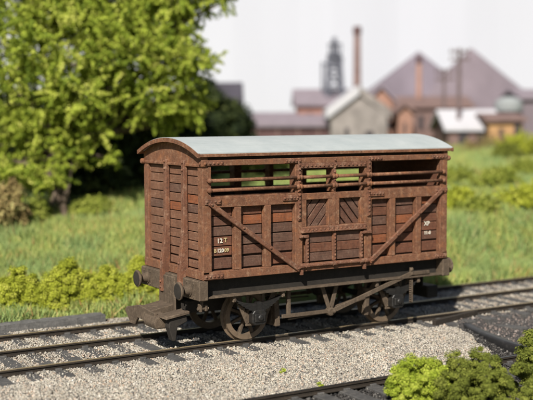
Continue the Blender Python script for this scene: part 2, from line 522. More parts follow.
# white paper sky standing behind the scenery
def bgp(px, D):                                     # sideways place behind the wagon, as metres along H_R at distance D
    D = D + DOFF
    return C2 + H_F * D + H_R * ((px - 266.5) * D / FPX)
def bgz(py, D):
    return CAM.z + (HY - py) * (D + DOFF) / FPX
mb = MB()
rows = []
for k in range(61):
    u = -75 + 150 * k / 60
    dd = 80 + 0.10 * math.sin(k * 1.7) + 0.05 * math.sin(k * 4.1)
    q = C2 + H_F * dd + H_R * u
    rows.append((q.x, q.y))
vs = [(x, y, -1) for x, y in rows] + [(x, y, 45) for x, y in rows]
vs += [(x + H_F.x * 0.3, y + H_F.y * 0.3, z) for x, y, z in vs]
n = 61
fs = []
for k in range(n - 1):
    fs += [(k, k + 1, n + k + 1, n + k), (2 * n + k, 3 * n + k, 3 * n + k + 1, 2 * n + k + 1)]
    fs += [(n + k, n + k + 1, 3 * n + k + 1, 3 * n + k), (k, 2 * n + k, 2 * n + k + 1, k + 1)]
fs += [(0, n, 3 * n, 2 * n), (n - 1, 3 * n - 1, 4 * n - 1, 2 * n - 1)]
mb.add(vs, fs)
setting(mb.build("sky", 'paper'))

# ------------------------------------------------------------------ track
RAIL_Y = (0.60, 2.05)
def rail_mesh(T, x0, x1, y, ztop, parent, face='rail_top'):
    """bullhead rail with a worn running face"""
    prof = [(-0.033, 0), (0.033, 0), (0.034, -0.028), (0.012, -0.04), (0.012, -0.08), (0.05, -0.092), (0.05, -0.105),
            (-0.05, -0.105), (-0.05, -0.092), (-0.012, -0.08), (-0.012, -0.04), (-0.034, -0.028)]
    r = MB().prism([(y + a, ztop - 0.004 + c) for a, c in prof], 'x', x0, x1).build('rail', 'rail_side', parent)
    MB().box(x0, x1, y - 0.031, y + 0.031, ztop - 0.004, ztop).build('running_face', face, r)
    return r

def sleeper(parent, x, y0, y1, zt, rails):
    mb = MB()
    j = random.uniform(-0.02, 0.02)
    mb.box(x - 0.125 + j, x + 0.125 + j, y0 + random.uniform(-0.05, 0.05), y1 + random.uniform(-0.05, 0.05), zt - 0.12, zt)
    for y in rails:
        for s in (-1, 1):
            mb.box(x - 0.06 + j, x + 0.06 + j, y + s * 0.085 - 0.028, y + s * 0.085 + 0.028, zt - 0.01, zt + 0.038)
    return mb.build('sleeper', 'sleeper', parent, 0.008)

track = thing('railway_track', 'pale ballasted railway track with dark rails under the wagon', 'railway track', (2.85, 1.25, -0.15))
for y in RAIL_Y:
    rail_mesh(None, -9, 20, y, 0.0, track)
for k in range(42):
    sleeper(track, -5.2 + 0.53 * k, 0.02, 2.5, -0.106, RAIL_Y)
siding = thing('railway_track', 'rail and sleepers of the siding between grass edge and wagon track', 'railway track', (2.85, 3.4, -0.15))
rail_mesh(None, -9, 20, 3.40, 0.0, siding)
for k in range(42):
    sleeper(siding, -5.05 + 0.53 * k, 2.75, 4.05 if k < 14 else 3.62, -0.106, (3.40,))
front = thing('railway_track', 'black rail in front of the pale ballast bank near the moss', 'railway track', (2.85, -2.3, -0.45))
rail_mesh(None, -9, 5.75, -2.38, -0.24, front, 'strip')
for k in range(26):
    sleeper(front, -6.0 + 0.53 * k, -4.2, -2.05, -0.346, (-2.38,))

# dark strip that curves across the end of the ballast bank
pts = [(6.55, 0.62), (6.42, 0.35), (6.22, -0.2), (6.02, -0.9), (5.90, -1.5), (5.86, -2.0), (5.95, -2.6), (6.2, -3.2)]
mb = MB()
prof = [(-0.12, -0.2), (0.12, -0.2), (0.115, 0.03), (0.07, 0.085), (-0.07, 0.085), (-0.115, 0.03)]
sv, sf = [], []
fine = []
for i in range(len(pts) - 1):
    for t in (0, 0.34, 0.67):
        fine.append((pts[i][0] * (1 - t) + pts[i + 1][0] * t, pts[i][1] * (1 - t) + pts[i + 1][1] * t))
fine.append(pts[-1])
for i, (x, y) in enumerate(fine):
    a, c = fine[max(i - 1, 0)], fine[min(i + 1, len(fine) - 1)]
    d = Vector((c[0] - a[0], c[1] - a[1])).normalized()
    for u, w in prof:
        sv.append((x - d.y * u, y + d.x * u, -0.21 - 0.012 * i * 0.3 + w))
m6 = len(prof)
for i in range(len(fine) - 1):
    for k in range(m6):
        sf.append((i * m6 + k, i * m6 + (k + 1) % m6, (i + 1) * m6 + (k + 1) % m6, (i + 1) * m6 + k))
sf += [tuple(range(m6)), tuple(range(len(sv) - m6, len(sv)))]
tag(mb.add(sv, sf).build('edging_strip', 'strip', None, 0, True), 'black curved strip closing the right end of the pale ballast bank', 'edging')

# weathered baulk by the bushes
mb = MB()
bkv, bkf, NB = [], [], 40
for k in range(NB + 1):
    x = -6.5 + 6.3 * k / NB
    e = [random.uniform(-0.012, 0.012) for _ in range(4)]
    bkv += [(x, 4.12 + e[0], -0.3), (x, 4.12 + e[1], 0.05 + e[2]), (x, 4.40 + e[3], 0.06 + e[0]), (x, 4.40, -0.3)]
for k in range(NB):
    for j in range(4):
        bkf.append((4 * k + j, 4 * k + (j + 1) % 4, 4 * k + 4 + (j + 1) % 4, 4 * k + 4 + j))
bkf += [(0, 1, 2, 3), (4 * NB + 3, 4 * NB + 2, 4 * NB + 1, 4 * NB)]
bk = tag(mb.add(bkv, bkf).build('timber_baulk', 'baulk'), 'weathered grey timber baulk beside the siding under the bushes', 'timber')

# ballast
def scatter(n, x0, x1, y0, y1):
    return np.stack([rng.uniform(x0, x1, n), rng.uniform(y0, y1, n)], -1)
def ballast(name, Q, s0, s1, zf, mat, sink, tlo=0.0, thi=1.0):
    s = rng.uniform(s0, s1, len(Q)) * (1 + 0.5 * (rng.random(len(Q)) > 0.93))
    P = np.concatenate([Q, (zf(Q[:, 0], Q[:, 1]) + rng.uniform(-0.35, 0.6, len(Q)) * s + sink)[:, None]], 1)
    return stones(name, P, s, mat, rng.uniform(tlo, thi, len(Q)))
Q = np.concatenate([scatter(118000, -4.4, 6.6, -2.34, 0.62), scatter(36000, -4.6, 2.5, 0.62, 4.35), scatter(26000, 5.2, 14, 0.3, 4.4), scatter(12000, 1.5, 6.5, 0.62, 4.0)])
near_s = (np.abs(((Q[:, 0] + 5.2 + 0.265) % 0.53) - 0.265) < 0.13) & (Q[:, 1] > 0.0) & (Q[:, 1] < 2.5)
sid_s = (np.abs(((Q[:, 0] + 5.05 + 0.265) % 0.53) - 0.265) < 0.13) & (Q[:, 1] > 2.75) & (Q[:, 1] < 4.05)
rail_hit = np.zeros(len(Q), bool)
for y in (0.60, 2.05, 3.40):
    rail_hit |= np.abs(Q[:, 1] - y) < 0.075
edge = ((Q[:, 1] > 3.5) & (Q[:, 0] > 4.0)) | (Q[:, 0] > 6.15 + 0.42 * (Q[:, 1] - 0.3) + 0.10 * np.sin(7 * Q[:, 1]) + rng.normal(0, 0.06, len(Q))) & (Q[:, 1] < 0.3)
keep = ~rail_hit & ~edge & (~(near_s | sid_s) | (rng.random(len(Q)) < np.where(Q[:, 1] < 0.56, 0.08, 0.22)))
Q = Q[keep]
def in_view(Q, m=2.0):
    dx, dy = Q[:, 0] - CAM.x, Q[:, 1] - CAM.y
    D = dx * H_F.x + dy * H_F.y
    u = dx * H_R.x + dy * H_R.y
    return (np.abs(u) < D * 266.5 / FPX + m) & (D > CAM.z * FPX / (400 - HY) - 1.2)
Q = Q[in_view(Q)]
o = ballast('ballast_stones', Q, 0.009, 0.020, bed_z, 'stone', 0.0)
setting(o, "stuff", 'pale beige and grey ballast stones heaped around the rails', 'ballast')
Q = scatter(13000, 6.2, 13.5, -2.9, 0.3)
Q = Q[in_view(Q)]
o = ballast('cinder_stones', Q, 0.015, 0.034, bed_z, 'ash', 0.0)
setting(o, "stuff", 'grey and pinkish cinder gravel beyond the black strip', 'gravel')
Q = scatter(14000, -1.5, 7.0, -4.6, -2.44)
Q2 = scatter(6000, 4.6, 6.4, -2.34, 0.2)
Q2 = Q2[(Q2[:, 0] > 6.2 + 0.42 * (Q2[:, 1] - 0.3)) & (Q2[:, 0] < 6.1 + 0.15 * Q2[:, 1])]
Q = Q[in_view(Q)]
Q = np.concatenate([Q, Q2])
o = ballast('ash_stones', Q, 0.014, 0.030, lambda x, y: np.where(y < -2.36, -0.395, bed_z(x, y) + 0.012), 'dark_ash', 0.0)
setting(o, "stuff", 'dark ash gravel in front of the black rail', 'gravel')
# sleepers of the branch that leaves through the cinders
branch = thing('railway_track', 'half buried sleepers of a branch in the cinders beyond the black strip', 'railway track', (8.0, -0.9, -0.3))
for i, (x, y, a) in enumerate([(7.2, -0.35, 0.25), (7.95, -0.5, 0.2), (8.7, -0.6, 0.15), (7.1, -1.3, 0.2), (8.0, -1.5, 0.15), (9.6, -0.7, 0.1)]):
    mb = MB(Matrix.Translation((x, y, float(bed_z(x, y)))) @ Matrix.Rotation(a, 4, 'Z'))
    mb.box(-0.14, 0.14, -0.36, 0.36, -0.1, 0.035)
    mb.build('sleeper', 'sleeper', branch, 0.01)
MB().bar((5.45, 0.10, -0.06), (7.0, 0.50, -0.05), 0.09, 0.12).build('rail', 'rail_side', branch, 0.01)

# ------------------------------------------------------------------ wagon
L, W = 5.70, 2.50
wagon = thing('cattle_wagon', 'rust brown slatted cattle wagon with pale curved roof on the track', 'railway wagon', (L / 2, W / 2, 0))
I4 = Matrix.Identity(4)
ROT = Matrix.Translation((L, W, 0)) @ Matrix.Rotation(math.pi, 4, 'Z')
Z0, Z1 = 1.30, 1.45          # curb rail
ZW0, ZW1 = 2.605, 2.805      # waist rail
ZC0, ZC1 = 3.36, 3.468       # cantrail
POSTS = [(0.0, 0.175), (0.655, 0.795), (1.295, 1.435), (1.97, 2.13), (3.59, 3.76), (4.215, 4.355), (4.885, 5.02), (5.515, 5.70)]

def clip_poly(poly, x0, x1, z0, z1):
    def half(ps, f, ins):
        out = []
        for i in range(len(ps)):
            a, c = ps[i - 1], ps[i]
            ia, ic = f(a) >= 0, f(c) >= 0
            if ia != ic:
                t = f(a) / (f(a) - f(c))
                out.append((a[0] + (c[0] - a[0]) * t, a[1] + (c[1] - a[1]) * t))
            if ic:
                out.append(c)
        return out
    for f in (lambda q: q[0] - x0, lambda q: x1 - q[0], lambda q: q[1] - z0, lambda q: z1 - q[1]):
        if poly:
            poly = half(poly, f, 0)
    return poly

def riveted(mb, a, b, w, y0=0.0, y1=-0.022, n=6, r=0.022, vertical=False):
    """flat strap on the wall face from a to b (x,z) with rivet heads"""
    (xa, za), (xb, zb) = a, b
    if vertical:
        mb.box(xa - w / 2, xa + w / 2, y1, y0 + 0.01, za, zb)
    else:
        mb.box(xa, xb, y1, y0 + 0.01, za - w / 2, za + w / 2)
    for k in range(n):
        t = (k + 0.5) / n
        mb.rivet((xa + (xb - xa) * t, y1, za + (zb - za) * t), (0, -1, 0), r * random.uniform(0.85, 1.15))
    return mb

REC = 0.102
def build_side(T, near):
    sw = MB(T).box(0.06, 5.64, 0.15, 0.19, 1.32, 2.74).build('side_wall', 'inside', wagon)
    mk = lambda: MB(T)
    mk().box(0, L, 0.0, 0.12, Z0, Z1).build('curb_rail', 'frame', sw, 0.008)
    for x0, x1 in ((0.175, 1.97), (3.76, 5.515)):
        mk().box(x0, x1, 0.004, 0.13, ZW0, ZW1).build('waist_rail', 'frame', sw, 0.010)
        mb = mk()
        mb.box(x0, x1, 0.03, 0.125, ZW1, ZW1 + 0.02)
        mb.build('sill_strip', 'frame', sw, 0.004)
    mk().box(0, L, -0.006, 0.13, ZC0, ZC1).build('cantrail', 'frame', sw, 0.010)
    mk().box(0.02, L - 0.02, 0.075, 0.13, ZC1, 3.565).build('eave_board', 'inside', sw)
    for i, (x0, x1) in enumerate(POSTS):
        tall = i in (0, 3, 4, 7)
        yb = 0.22 if i in (3, 4) else 0.13
        mk().box(x0, x1, 0.002, yb, Z1, ZC0 if tall else ZW0).build('post', 'frame', sw, 0.009)
    mk().box(2.81, 2.905, 0.002, 0.22, 2.80, ZC0).build('post', 'frame', sw, 0.009)
    # planks in the six panels
    rows = [(1.478, 1.680), (1.715, 1.886), (1.898, 2.070), (2.082, 2.254), (2.266, 2.438), (2.450, 2.604)]
    bays = [(0.175, 0.655), (0.795, 1.295), (1.435, 1.97), (3.76, 4.215), (4.355, 4.885), (5.02, 5.515)]
    for bi, (x0, x1) in enumerate(bays):
        for ri, (z0, z1) in enumerate(rows):
            mat = random.choice(['plank_a', 'plank_a', 'plank_b', 'plank_c'])
            if near and (bi, ri) in ((1, 4), (2, 4), (4, 3), (3, 1), (5, 5)):
                mat = 'orange'
            if near and bi == 0 and ri in (1, 2):
                mat = 'plank_b'
            d = REC + random.uniform(-0.008, 0.010)
            jz = random.uniform(-0.004, 0.004)
            mk().box(x0 + 0.012, x1 - 0.012, d, 0.15, z0 + jz + 0.003, z1 + jz - 0.003).build('plank', mat, sw, 0.007)
    # bars across the opening
    for z in (3.10, 2.925):
        for x0, x1 in ((0.10, 2.05), (2.05, 2.86), (2.86, 3.68), (3.68, 5.61)):
            mb = mk()
            mb.rod((x0, -0.018, z), (x1, -0.018, z), 0.033, 10)
            for x in (x0 + 0.03, x1 - 0.03):
                mb.lathe((x, 0.01, z), (0, -1, 0), [(0, 0.055), (0.045, 0.052), (0.075, 0.03)], 8)
            mb.build('bar', 'frame', sw, 0, True)
    # diagonal braces of angle iron
    for a, c in (((0.12, 2.70), (2.045, 1.35)), ((3.69, 1.375), (5.57, 2.755))):
        mb = mk()
        dx, dz = c[0] - a[0], c[1] - a[1]
        ln = math.hypot(dx, dz)
        nx, nz = -dz / ln, dx / ln
        w = 0.045
        poly = [(a[0] + nx * w, a[1] + nz * w), (c[0] + nx * w, c[1] + nz * w), (c[0] - nx * w, c[1] - nz * w), (a[0] - nx * w, a[1] - nz * w)]
        mb.prism(poly, 'y', -0.05, 0.006)
        for t in (0.02, 0.36, 0.66, 0.98):
            mb.rivet((a[0] + dx * t, -0.05, a[1] + dz * t), (0, -1, 0), 0.03)
        mb.build('diagonal_brace', 'bolt', sw, 0.012)
    # riveted corner and hinge straps
    for args in (((0.01, 3.414), (0.42, 3.414), 0.085, 5, False), ((5.28, 3.414), (5.69, 3.414), 0.085, 5, False),
                 ((0.01, 1.365), (0.40, 1.365), 0.095, 5, False), ((5.34, 1.365), (5.69, 1.365), 0.095, 5, False),
                 ((0.03, 2.72), (0.36, 2.72), 0.10, 4, False), ((5.36, 2.72), (5.69, 2.72), 0.10, 4, False),
                 ((1.68, 2.72), (2.04, 2.72), 0.10, 5, False), ((3.69, 2.72), (4.05, 2.72), 0.10, 5, False),
                 ((2.05, 2.28), (2.05, 2.80), 0.075, 7, True), ((3.68, 2.28), (3.68, 2.80), 0.075, 7, True),
                 ((2.05, 2.82), (2.05, 3.45), 0.07, 8, True), ((3.68, 2.82), (3.68, 3.45), 0.07, 8, True),
                 ((2.858, 2.84), (2.858, 3.45), 0.06, 8, True),
                 ((1.72, 3.414), (2.02, 3.414), 0.08, 4, False), ((3.72, 3.414), (4.0, 3.414), 0.08, 4, False)):
        a, c, w, n, ver = args
        riveted(mk(), a, c, w, 0.0, -0.026, n, 0.026, ver).build('strap', 'bolt', sw, 0.006)
    # upper door leaves
    for x0, x1, sgn in ((2.13, 2.82, 1), (2.895, 3.59, -1)):
        mb = mk()
        st = 0.095
        mb.box(x0, x1, 0.006, 0.12, 2.665, 2.79).box(x0, x1, 0.006, 0.12, 2.09, 2.155)
        mb.box(x0, x0 + st, 0.009, 0.12, 2.155, 2.665).box(x1 - st, x1, 0.009, 0.12, 2.155, 2.665)
        d = mb.build('door_leaf', 'frame', wagon, 0.008)
        px0, px1, pz0, pz1 = x0 + st, x1 - st, 2.155, 2.665
        ww = 0.142
        cx, cz = (px0 + px1) / 2, (pz0 + pz1) / 2
        ux, uz = math.cos(R(50)) * sgn, math.sin(R(50))
        nx, nz = -uz, ux
        for k in range(-3, 4):
            o0, o1 = (k - 0.5) * ww + 0.011, (k + 0.5) * ww - 0.011
            poly = [(cx + nx * o0 - ux, cz + nz * o0 - uz), (cx + nx * o1 - ux, cz + nz * o1 - uz),
                    (cx + nx * o1 + ux, cz + nz * o1 + uz), (cx + nx * o0 + ux, cz + nz * o0 + uz)]
            poly = clip_poly(poly, px0, px1, pz0, pz1)
            if len(poly) > 2 and max(q[1] for q in poly) - min(q[1] for q in poly) > 0.03:
                mk().prism(poly, 'y', REC - 0.015 + random.uniform(-0.006, 0.006), 0.118).build('plank', random.choice(['plank_a', 'plank_c']), d, 0.006)
        riveted(mk(), (x0 - 0.06, 3.315), (x1 + 0.02, 3.315), 0.10, 0.03, -0.03, 8, 0.027).build('top_strap', 'bolt', d, 0.008)
        mb = riveted(mk(), (x0 - 0.05, 2.09), (x1 + 0.01, 2.09), 0.115, 0.0, -0.045, 8, 0.032)
        mb.rod((x0 - 0.05, -0.05, 2.058), (x1, -0.05, 2.058), 0.025, 8)
        mb.build('hinge_strap', 'bolt', d, 0.010)
    mk().box(2.82, 2.895, -0.004, 0.12, 1.47, 2.80).build('door_post', 'frame', sw, 0.008)
    # drop flap
    fl = mk().box(2.135, 3.585, 0.09, 0.12, 1.47, 2.03).build('drop_flap', 'frame', wagon)
    for x0, x1 in ((2.23, 2.82), (2.895, 3.50)):
        for i, (z0, z1) in enumerate(((1.48, 1.645), (1.657, 1.825), (1.837, 2.02))):
            mat = 'orange' if (near and x0 < 2.5 and i == 1) else random.choice(['plank_b', 'plank_c', 'plank_a'])
            if mat == 'orange':
                mat = 'plank_b'
            mk().box(x0, x1, 0.022 + random.uniform(-0.005, 0.005), 0.09, z0, z1).build('plank', mat, fl, 0.006)
    for x in (2.23, 2.858, 3.50):
        riveted(mk(), (x, 1.47), (x, 2.0), 0.06, 0.02, -0.03, 8, 0.024, True).build('strap', 'bolt', fl, 0.006)
    for x in (2.04, 3.53):
        mb = mk().box(x, x + 0.2, -0.05, 0.02, 1.945, 2.005)
        mb.rivet((x + 0.05, -0.05, 1.975), r=0.03)
        mb.build('catch', 'bolt', fl, 0.008)
    mb = mk()
    mb.rod((2.05, -0.03, 1.415), (3.63, -0.03, 1.415), 0.036, 9)
    for x in (2.08, 2.21, 2.84, 3.49, 3.60):
        mb.lathe((x - 0.04, -0.03, 1.415), (1, 0, 0), [(0, 0.05), (0.08, 0.05)], 9)
    mb.build('hinge_bar', 'bolt', fl)
    for x in (2.1, 3.58):
        mk().box(x - 0.03, x + 0.03, -0.03, 0.03, 1.24, 1.36).build('catch', 'bolt', fl, 0.006)
    if near:
        for txt, x, z, s, mat in (("12", 0.325, 1.955, 0.125, 'white_paint'), ("T", 0.470, 1.965, 0.115, 'cream_paint'),
                                  ("B", 0.262, 1.785, 0.10, 'cream_paint'), ("120", 0.326, 1.785, 0.10, 'white_paint'), ("09", 0.480, 1.785, 0.10, 'cream_paint'),
                                  ("XP", 5.165, 2.005, 0.125, 'white_paint'), ("11-0", 5.165, 1.82, 0.10, 'white_paint')):
            cu = bpy.data.curves.new('lettering', 'FONT')
            cu.body = txt
            cu.size = s * 0.95
            cu.extrude = 0.0015
            cu.offset = 0.0035
            cu.resolution_u = 3
            tmp = bpy.data.objects.new('tmp_text', cu)
            COL.objects.link(tmp)
            dg = bpy.context.evaluated_depsgraph_get()
            me = bpy.data.meshes.new_from_object(tmp.evaluated_get(dg))
            bpy.data.objects.remove(tmp)
            me.transform(Matrix.Translation((x, REC - 0.014, z)) @ Matrix.Rotation(math.pi / 2, 4, 'X'))
            me.materials.clear()
            o = link('lettering', me, mat, sw)
            o["label"] = 'faded painted lettering ' + txt

def arc(y, z_e=3.57, rise=0.265, y0=-0.035, y1=2.535):
    c = (y1 - y0) / 2
    Rr = (c * c + rise * rise) / (2 * rise)
    return z_e + math.sqrt(max(Rr * Rr - (y - (y0 + y1) / 2) ** 2, 0)) - (Rr - rise)

def build_end(T, near):
    mk = lambda: MB(T)
    poly = [(0.0, 3.385)] + [(W * k / 24, arc(W * k / 24) - 0.025) for k in range(25)] + [(W, 3.385)]
    ew = mk().prism(poly, 'x', 0.0, 0.10).build('end_wall', 'frame', wagon)
    mk().box(0.11, 0.15, 0.17, 2.33, 1.32, 3.39).build('lining', 'plank_b', ew)
    for y0, y1 in ((0.13, 0.20), (2.30, 2.37)):
        mk().box(-0.002, 0.12, y0 - 0.13 if y0 < 1 else y0, y1 if y0 < 1 else 2.5, Z1, 3.37).build('corner_post', 'frame', ew, 0.009)
    mk().box(-0.012, 0.12, 0.0, W, Z0 + 0.002, 1.46).build('curb_rail', 'frame', ew, 0.008)
    mb = mk().box(-0.022, 0.10, -0.012, W + 0.012, 3.34, 3.395)
    mb.lathe((-0.02, W - 0.03, 3.38), (-1, 0, 0), [(0, 0.06), (0.06, 0.05)], 8)
    mb.box(-0.035, 0.07, -0.034, 0.09, 3.355, 3.475)
    mb.rivet((0.03, -0.034, 3.41), r=0.035).rivet((-0.035, 0.03, 3.41), (-1, 0, 0), 0.035)
    mb.build('arch_batten', 'frame', ew, 0.010)
    cols = [(0.20, 0.71), (0.71, 1.46), (1.46, 2.30)]
    nrow = 11
    for ci, (y0, y1) in enumerate(cols):
        for ri in range(nrow):
            z0 = 1.47 + (3.335 - 1.47) / nrow * ri
            z1 = z0 + (3.335 - 1.47) / nrow
            mat = 'end_plank' if random.random() < 0.9 else 'plank_c'
            if near and ((ci, ri) in ((0, 7), (1, 6))):
                mat = 'orange'
            gap = 0.008 if ri > 1 else 0.017
            mk().box(0.045 + random.uniform(-0.006, 0.006), 0.115, y0 + 0.003, y1 - 0.003, z0 + gap, z1 - gap).build('plank', mat, ew, 0.007)
    for y in (0.71, 1.46):
        mb = mk()
        w = 0.058
        vs = []
        for (z, xo) in ((0.93 if y > 1 else 1.02, -0.16), (1.46, -0.15), (1.75, -0.11), (2.2, -0.062), (3.45, -0.048)):
            vs += [(xo, y - w, z), (xo, y + w, z), (0.03 if z > 1.3 else -0.092, y + w, z), (0.03 if z > 1.3 else -0.092, y - w, z)]
        fs = [(0, 1, 2, 3), (16, 19, 18, 17)]
        for j in range(4):
            for k in range(4):
                fs.append((j * 4 + k, j * 4 + (k + 1) % 4, j * 4 + 4 + (k + 1) % 4, j * 4 + 4 + k))
        mb.add(vs, fs)
        for z, xo in ((1.02, -0.16), (1.12, -0.158), (1.55, -0.14), (3.27, -0.05), (3.41, -0.05)):
            mb.rivet((xo, y, z), (-1, 0, 0), 0.032)
        mb.build('stanchion', 'bolt', ew, 0.009)

build_side(I4, True)
build_side(ROT, False)
build_end(I4, True)
build_end(ROT, False)
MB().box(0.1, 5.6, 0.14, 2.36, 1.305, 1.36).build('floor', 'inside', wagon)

# roof with brown edging
n = 36
poly = []
for k in range(n + 1):
    y = -0.035 + 2.57 * k / n
    poly.append((y, arc(y) + 0.03))
for k in range(n, -1, -1):
    y = -0.035 + 2.57 * k / n
    poly.append((y, arc(y) - 0.02))
vs, fs = [], []
x0, x1 = -0.11, 5.81
for x in (x0, x1):
    vs += [(x, a, c) for a, c in poly]
m = len(poly)
for k in range(m):
    fs.append((k, m + k, m + (k + 1) % m, (k + 1) % m))
for k in range(n):
    for base in (0, m):
        fs.append((base + k, base + k + 1, base + m - 2 - k, base + m - 1 - k))
roof = MB().add(vs, fs).build('roof', 'roof', wagon)
me = roof.data
me.polygons.foreach_set("use_smooth", [abs(p.normal.x) < 0.5 for p in me.polygons])
md = roof.modifiers.new('edge', 'EDGE_SPLIT')
md.split_angle = R(40)
for xa, xb in ((-0.125, -0.075), (5.775, 5.825)):
    vs, fs = [], []
    for x in (xa, xb):
        for k in range(n + 1):
            y = -0.042 + 2.584 * k / n
            z = arc(min(max(y, -0.035), 2.535))
            vs += [(x, y, z + 0.022), (x, y, z - 0.055)]
    q = 2 * (n + 1)
    for k in range(n):
        a = 2 * k
        fs += [(a, a + 1, a + 3, a + 2), (q + a, q + a + 2, q + a + 3, q + a + 1), (a, a + 2, q + a + 2, q + a), (a + 1, q + a + 1, q + a + 3, a + 3)]
    fs += [(0, q, q + 1, 1), (q - 2, q - 1, 2 * q - 1, 2 * q - 2)]
    MB().add(vs, fs).build('roof_edge', 'frame', roof)
for y0, y1 in ((-0.047, 0.02), (2.48, 2.547)):
    MB().box(-0.118, 5.818, y0, y1, 3.525, 3.582).build('roof_edge', 'frame', roof, 0.006)

# underframe
def build_under(T, near):
    mk = lambda: MB(T)
    # solebar: channel with its web set back and a bottom flange
    mb = mk().box(0.12, 5.58, 0.20, 0.25, 0.985, 1.298)
    sb = mb.build('solebar', 'web', wagon)
    mk().box(0.10, 5.60, 0.03, 0.25, 0.955, 0.985).build('flange', 'under', sb, 0.004)
    # headstock at this end
    hs = mk().box(-0.09, 0.10, 0.0, W, 0.93, 1.292).build('headstock', 'under', wagon, 0.015)
    for yo in (0.0, 1.86):
        mb = mk().box(-0.105, 0.0, 0.14 + yo, 0.50 + yo, 0.94, 1.28)
        for y in (0.18, 0.46):
            for z in (0.99, 1.23):
                mb.rivet((-0.105, y + yo, z), (-1, 0, 0), 0.022)
        mb.build('buffer_plate', 'under', hs, 0.006)
    for y in (0.36, 2.17):
        bf = mk().lathe((-0.09, y, 1.095), (-1, 0, 0), [(0, 0.115), (0.035, 0.115), (0.04, 0.095), (0.14, 0.08), (0.145, 0.06), (0.22, 0.055)], 18).build('buffer', 'under', wagon, 0, True)
        md = bf.modifiers.new('s', 'EDGE_SPLIT')
        md.split_angle = R(35)
        bh = mk().lathe((-0.285, y, 1.095), (-1, 0, 0), [(0, 0.08), (0.012, 0.158), (0.042, 0.168), (0.055, 0.155), (0.064, 0.08)], 22).build('buffer_head', 'under', bf, 0, True)
        mk().lathe((-0.349, y, 1.095), (-1, 0, 0), [(0, 0.145), (0.006, 0.12), (0.009, 0.06)], 22).build('buffer_face', 'web', bf)
        md = bh.modifiers.new('s', 'EDGE_SPLIT')
        md.split_angle = R(50)
    # coupling: mounting plate, wide bumper bar and hook
    cp = mk().box(-0.125, -0.085, 0.92, 1.62, 0.55, 1.26).build('coupling', 'under' if near else 'web', wagon, 0.02)
    if near:
        mb = mk()
        mb.prism([(0.80, 0.64), (1.50, 0.70), (2.10, 0.58), (2.17, 0.51), (1.92, 0.28), (1.72, 0.28), (1.58, 0.44), (0.80, 0.44)], 'x', -0.60, -0.54)
        mb.build('bumper_bar', 'under', cp, 0.012)
        mk().prism([(-0.56, 0.52), (-0.56, 0.665), (-0.12, 0.74), (-0.12, 0.60)], 'y', 1.00, 1.56).build('draw_arm', 'under', cp, 0.012)
        mk().prism([(-0.62, 0.36), (-0.66, 0.46), (-0.62, 0.58), (-0.42, 0.645), (-0.38, 0.36)], 'y', 0.70, 1.20).build('hook', 'under', cp, 0.03, seg=2)
        mk().prism([(-0.56, 0.575), (-0.54, 0.635), (-0.08, 0.70), (-0.08, 0.645)], 'y', 0.40, 0.74).build('guard_plate', 'under', cp, 0.01)
        mk().prism([(-0.40, 0.16), (-0.48, 0.42), (-0.46, 0.58), (-0.12, 0.64), (-0.10, 0.50), (-0.30, 0.42), (-0.34, 0.16)], 'y', 0.45, 0.63).build('dropper', 'web', cp, 0.015)
    else:
        mk().box(-0.42, -0.12, 0.75, 1.75, 0.34, 0.60).build('bumper_bar', 'web', cp, 0.02)
    mk().box(0.10, 0.95, 0.9, 1.6, 0.55, 0.80).build('coupling_pocket', 'web', cp, 0.02)
    # brake hose fitting
    mb = mk().rod((-0.05, 0.16, 0.77), (0.18, 0.16, 0.77), 0.035, 8).box(-0.02, 0.03, 0.11, 0.21, 0.71, 0.86).box(0.09, 0.14, 0.11, 0.21, 0.72, 0.84)
    mb.build('step_bracket', 'under', hs, 0.01)
    mk().box(0.02, 0.06, 0.13, 0.19, 0.80, 0.95).build('step_bracket', 'under', hs, 0.006)
    # running gear of this side
    for ax in (1.22, 4.50) if near else (1.20, 4.48):
        # W iron
        mb = mk()
        for s in (-1, 1):
            mb.bar((ax + s * 0.43, 0.24, 0.97), (ax + s * 0.16, 0.24, 0.38), 0.10, 0.028, (0, 1, 0))
            mb.bar((ax + s * 0.18, 0.238, 0.97), (ax + s * 0.15, 0.238, 0.42), 0.06, 0.026, (0, 1, 0))
        mb.box(ax - 0.22, ax + 0.22, 0.222, 0.252, 0.33, 0.37)
        mb.build('axle_guard', 'under', wagon, 0.006)
        # leaf spring
        mb = mk()
        for j in range(6):
            half = 0.52 - 0.075 * j
            N = 10
            vs, fs = [], []
            for k in range(N + 1):
                x = -half + 2 * half * k / N
                z = 0.735 + 0.125 * (x / 0.52) ** 2 - 0.026 * j
                for y in (0.10, 0.20):
                    for dz in (0, 0.024):
                        vs.append((ax + x, y, z + dz))
            for k in range(N):
                a = 4 * k
                fs += [(a, a + 1, a + 5, a + 4), (a + 2, a + 6, a + 7, a + 3), (a + 1, a + 3, a + 7, a + 5), (a, a + 4, a + 6, a + 2)]
            fs += [(0, 2, 3, 1), (4 * N, 4 * N + 1, 4 * N + 3, 4 * N + 2)]
            mb.add(vs, fs)
        mb.box(ax - 0.05, ax + 0.05, 0.085, 0.215, 0.575, 0.79)
        mb.build('leaf_spring', 'black', wagon)
        for s in (-1, 1):
            mb = mk().box(ax + s * 0.53 - 0.035, ax + s * 0.53 + 0.035, 0.08, 0.22, 0.835, 0.955)
            mb.rod((ax + s * 0.53, 0.07, 0.875), (ax + s * 0.53, 0.23, 0.875), 0.035, 8)
            mb.build('spring_shoe', 'under', wagon, 0.008)
        # axlebox
        mb = mk().prism([(ax - 0.15, 0.40), (ax - 0.15, 0.58), (ax - 0.10, 0.64), (ax + 0.10, 0.64), (ax + 0.15, 0.58), (ax + 0.15, 0.40), (ax + 0.1, 0.36), (ax - 0.1, 0.36)], 'y', 0.08, 0.25)
        mb.box(ax - 0.11, ax + 0.11, 0.045, 0.085, 0.42, 0.57)
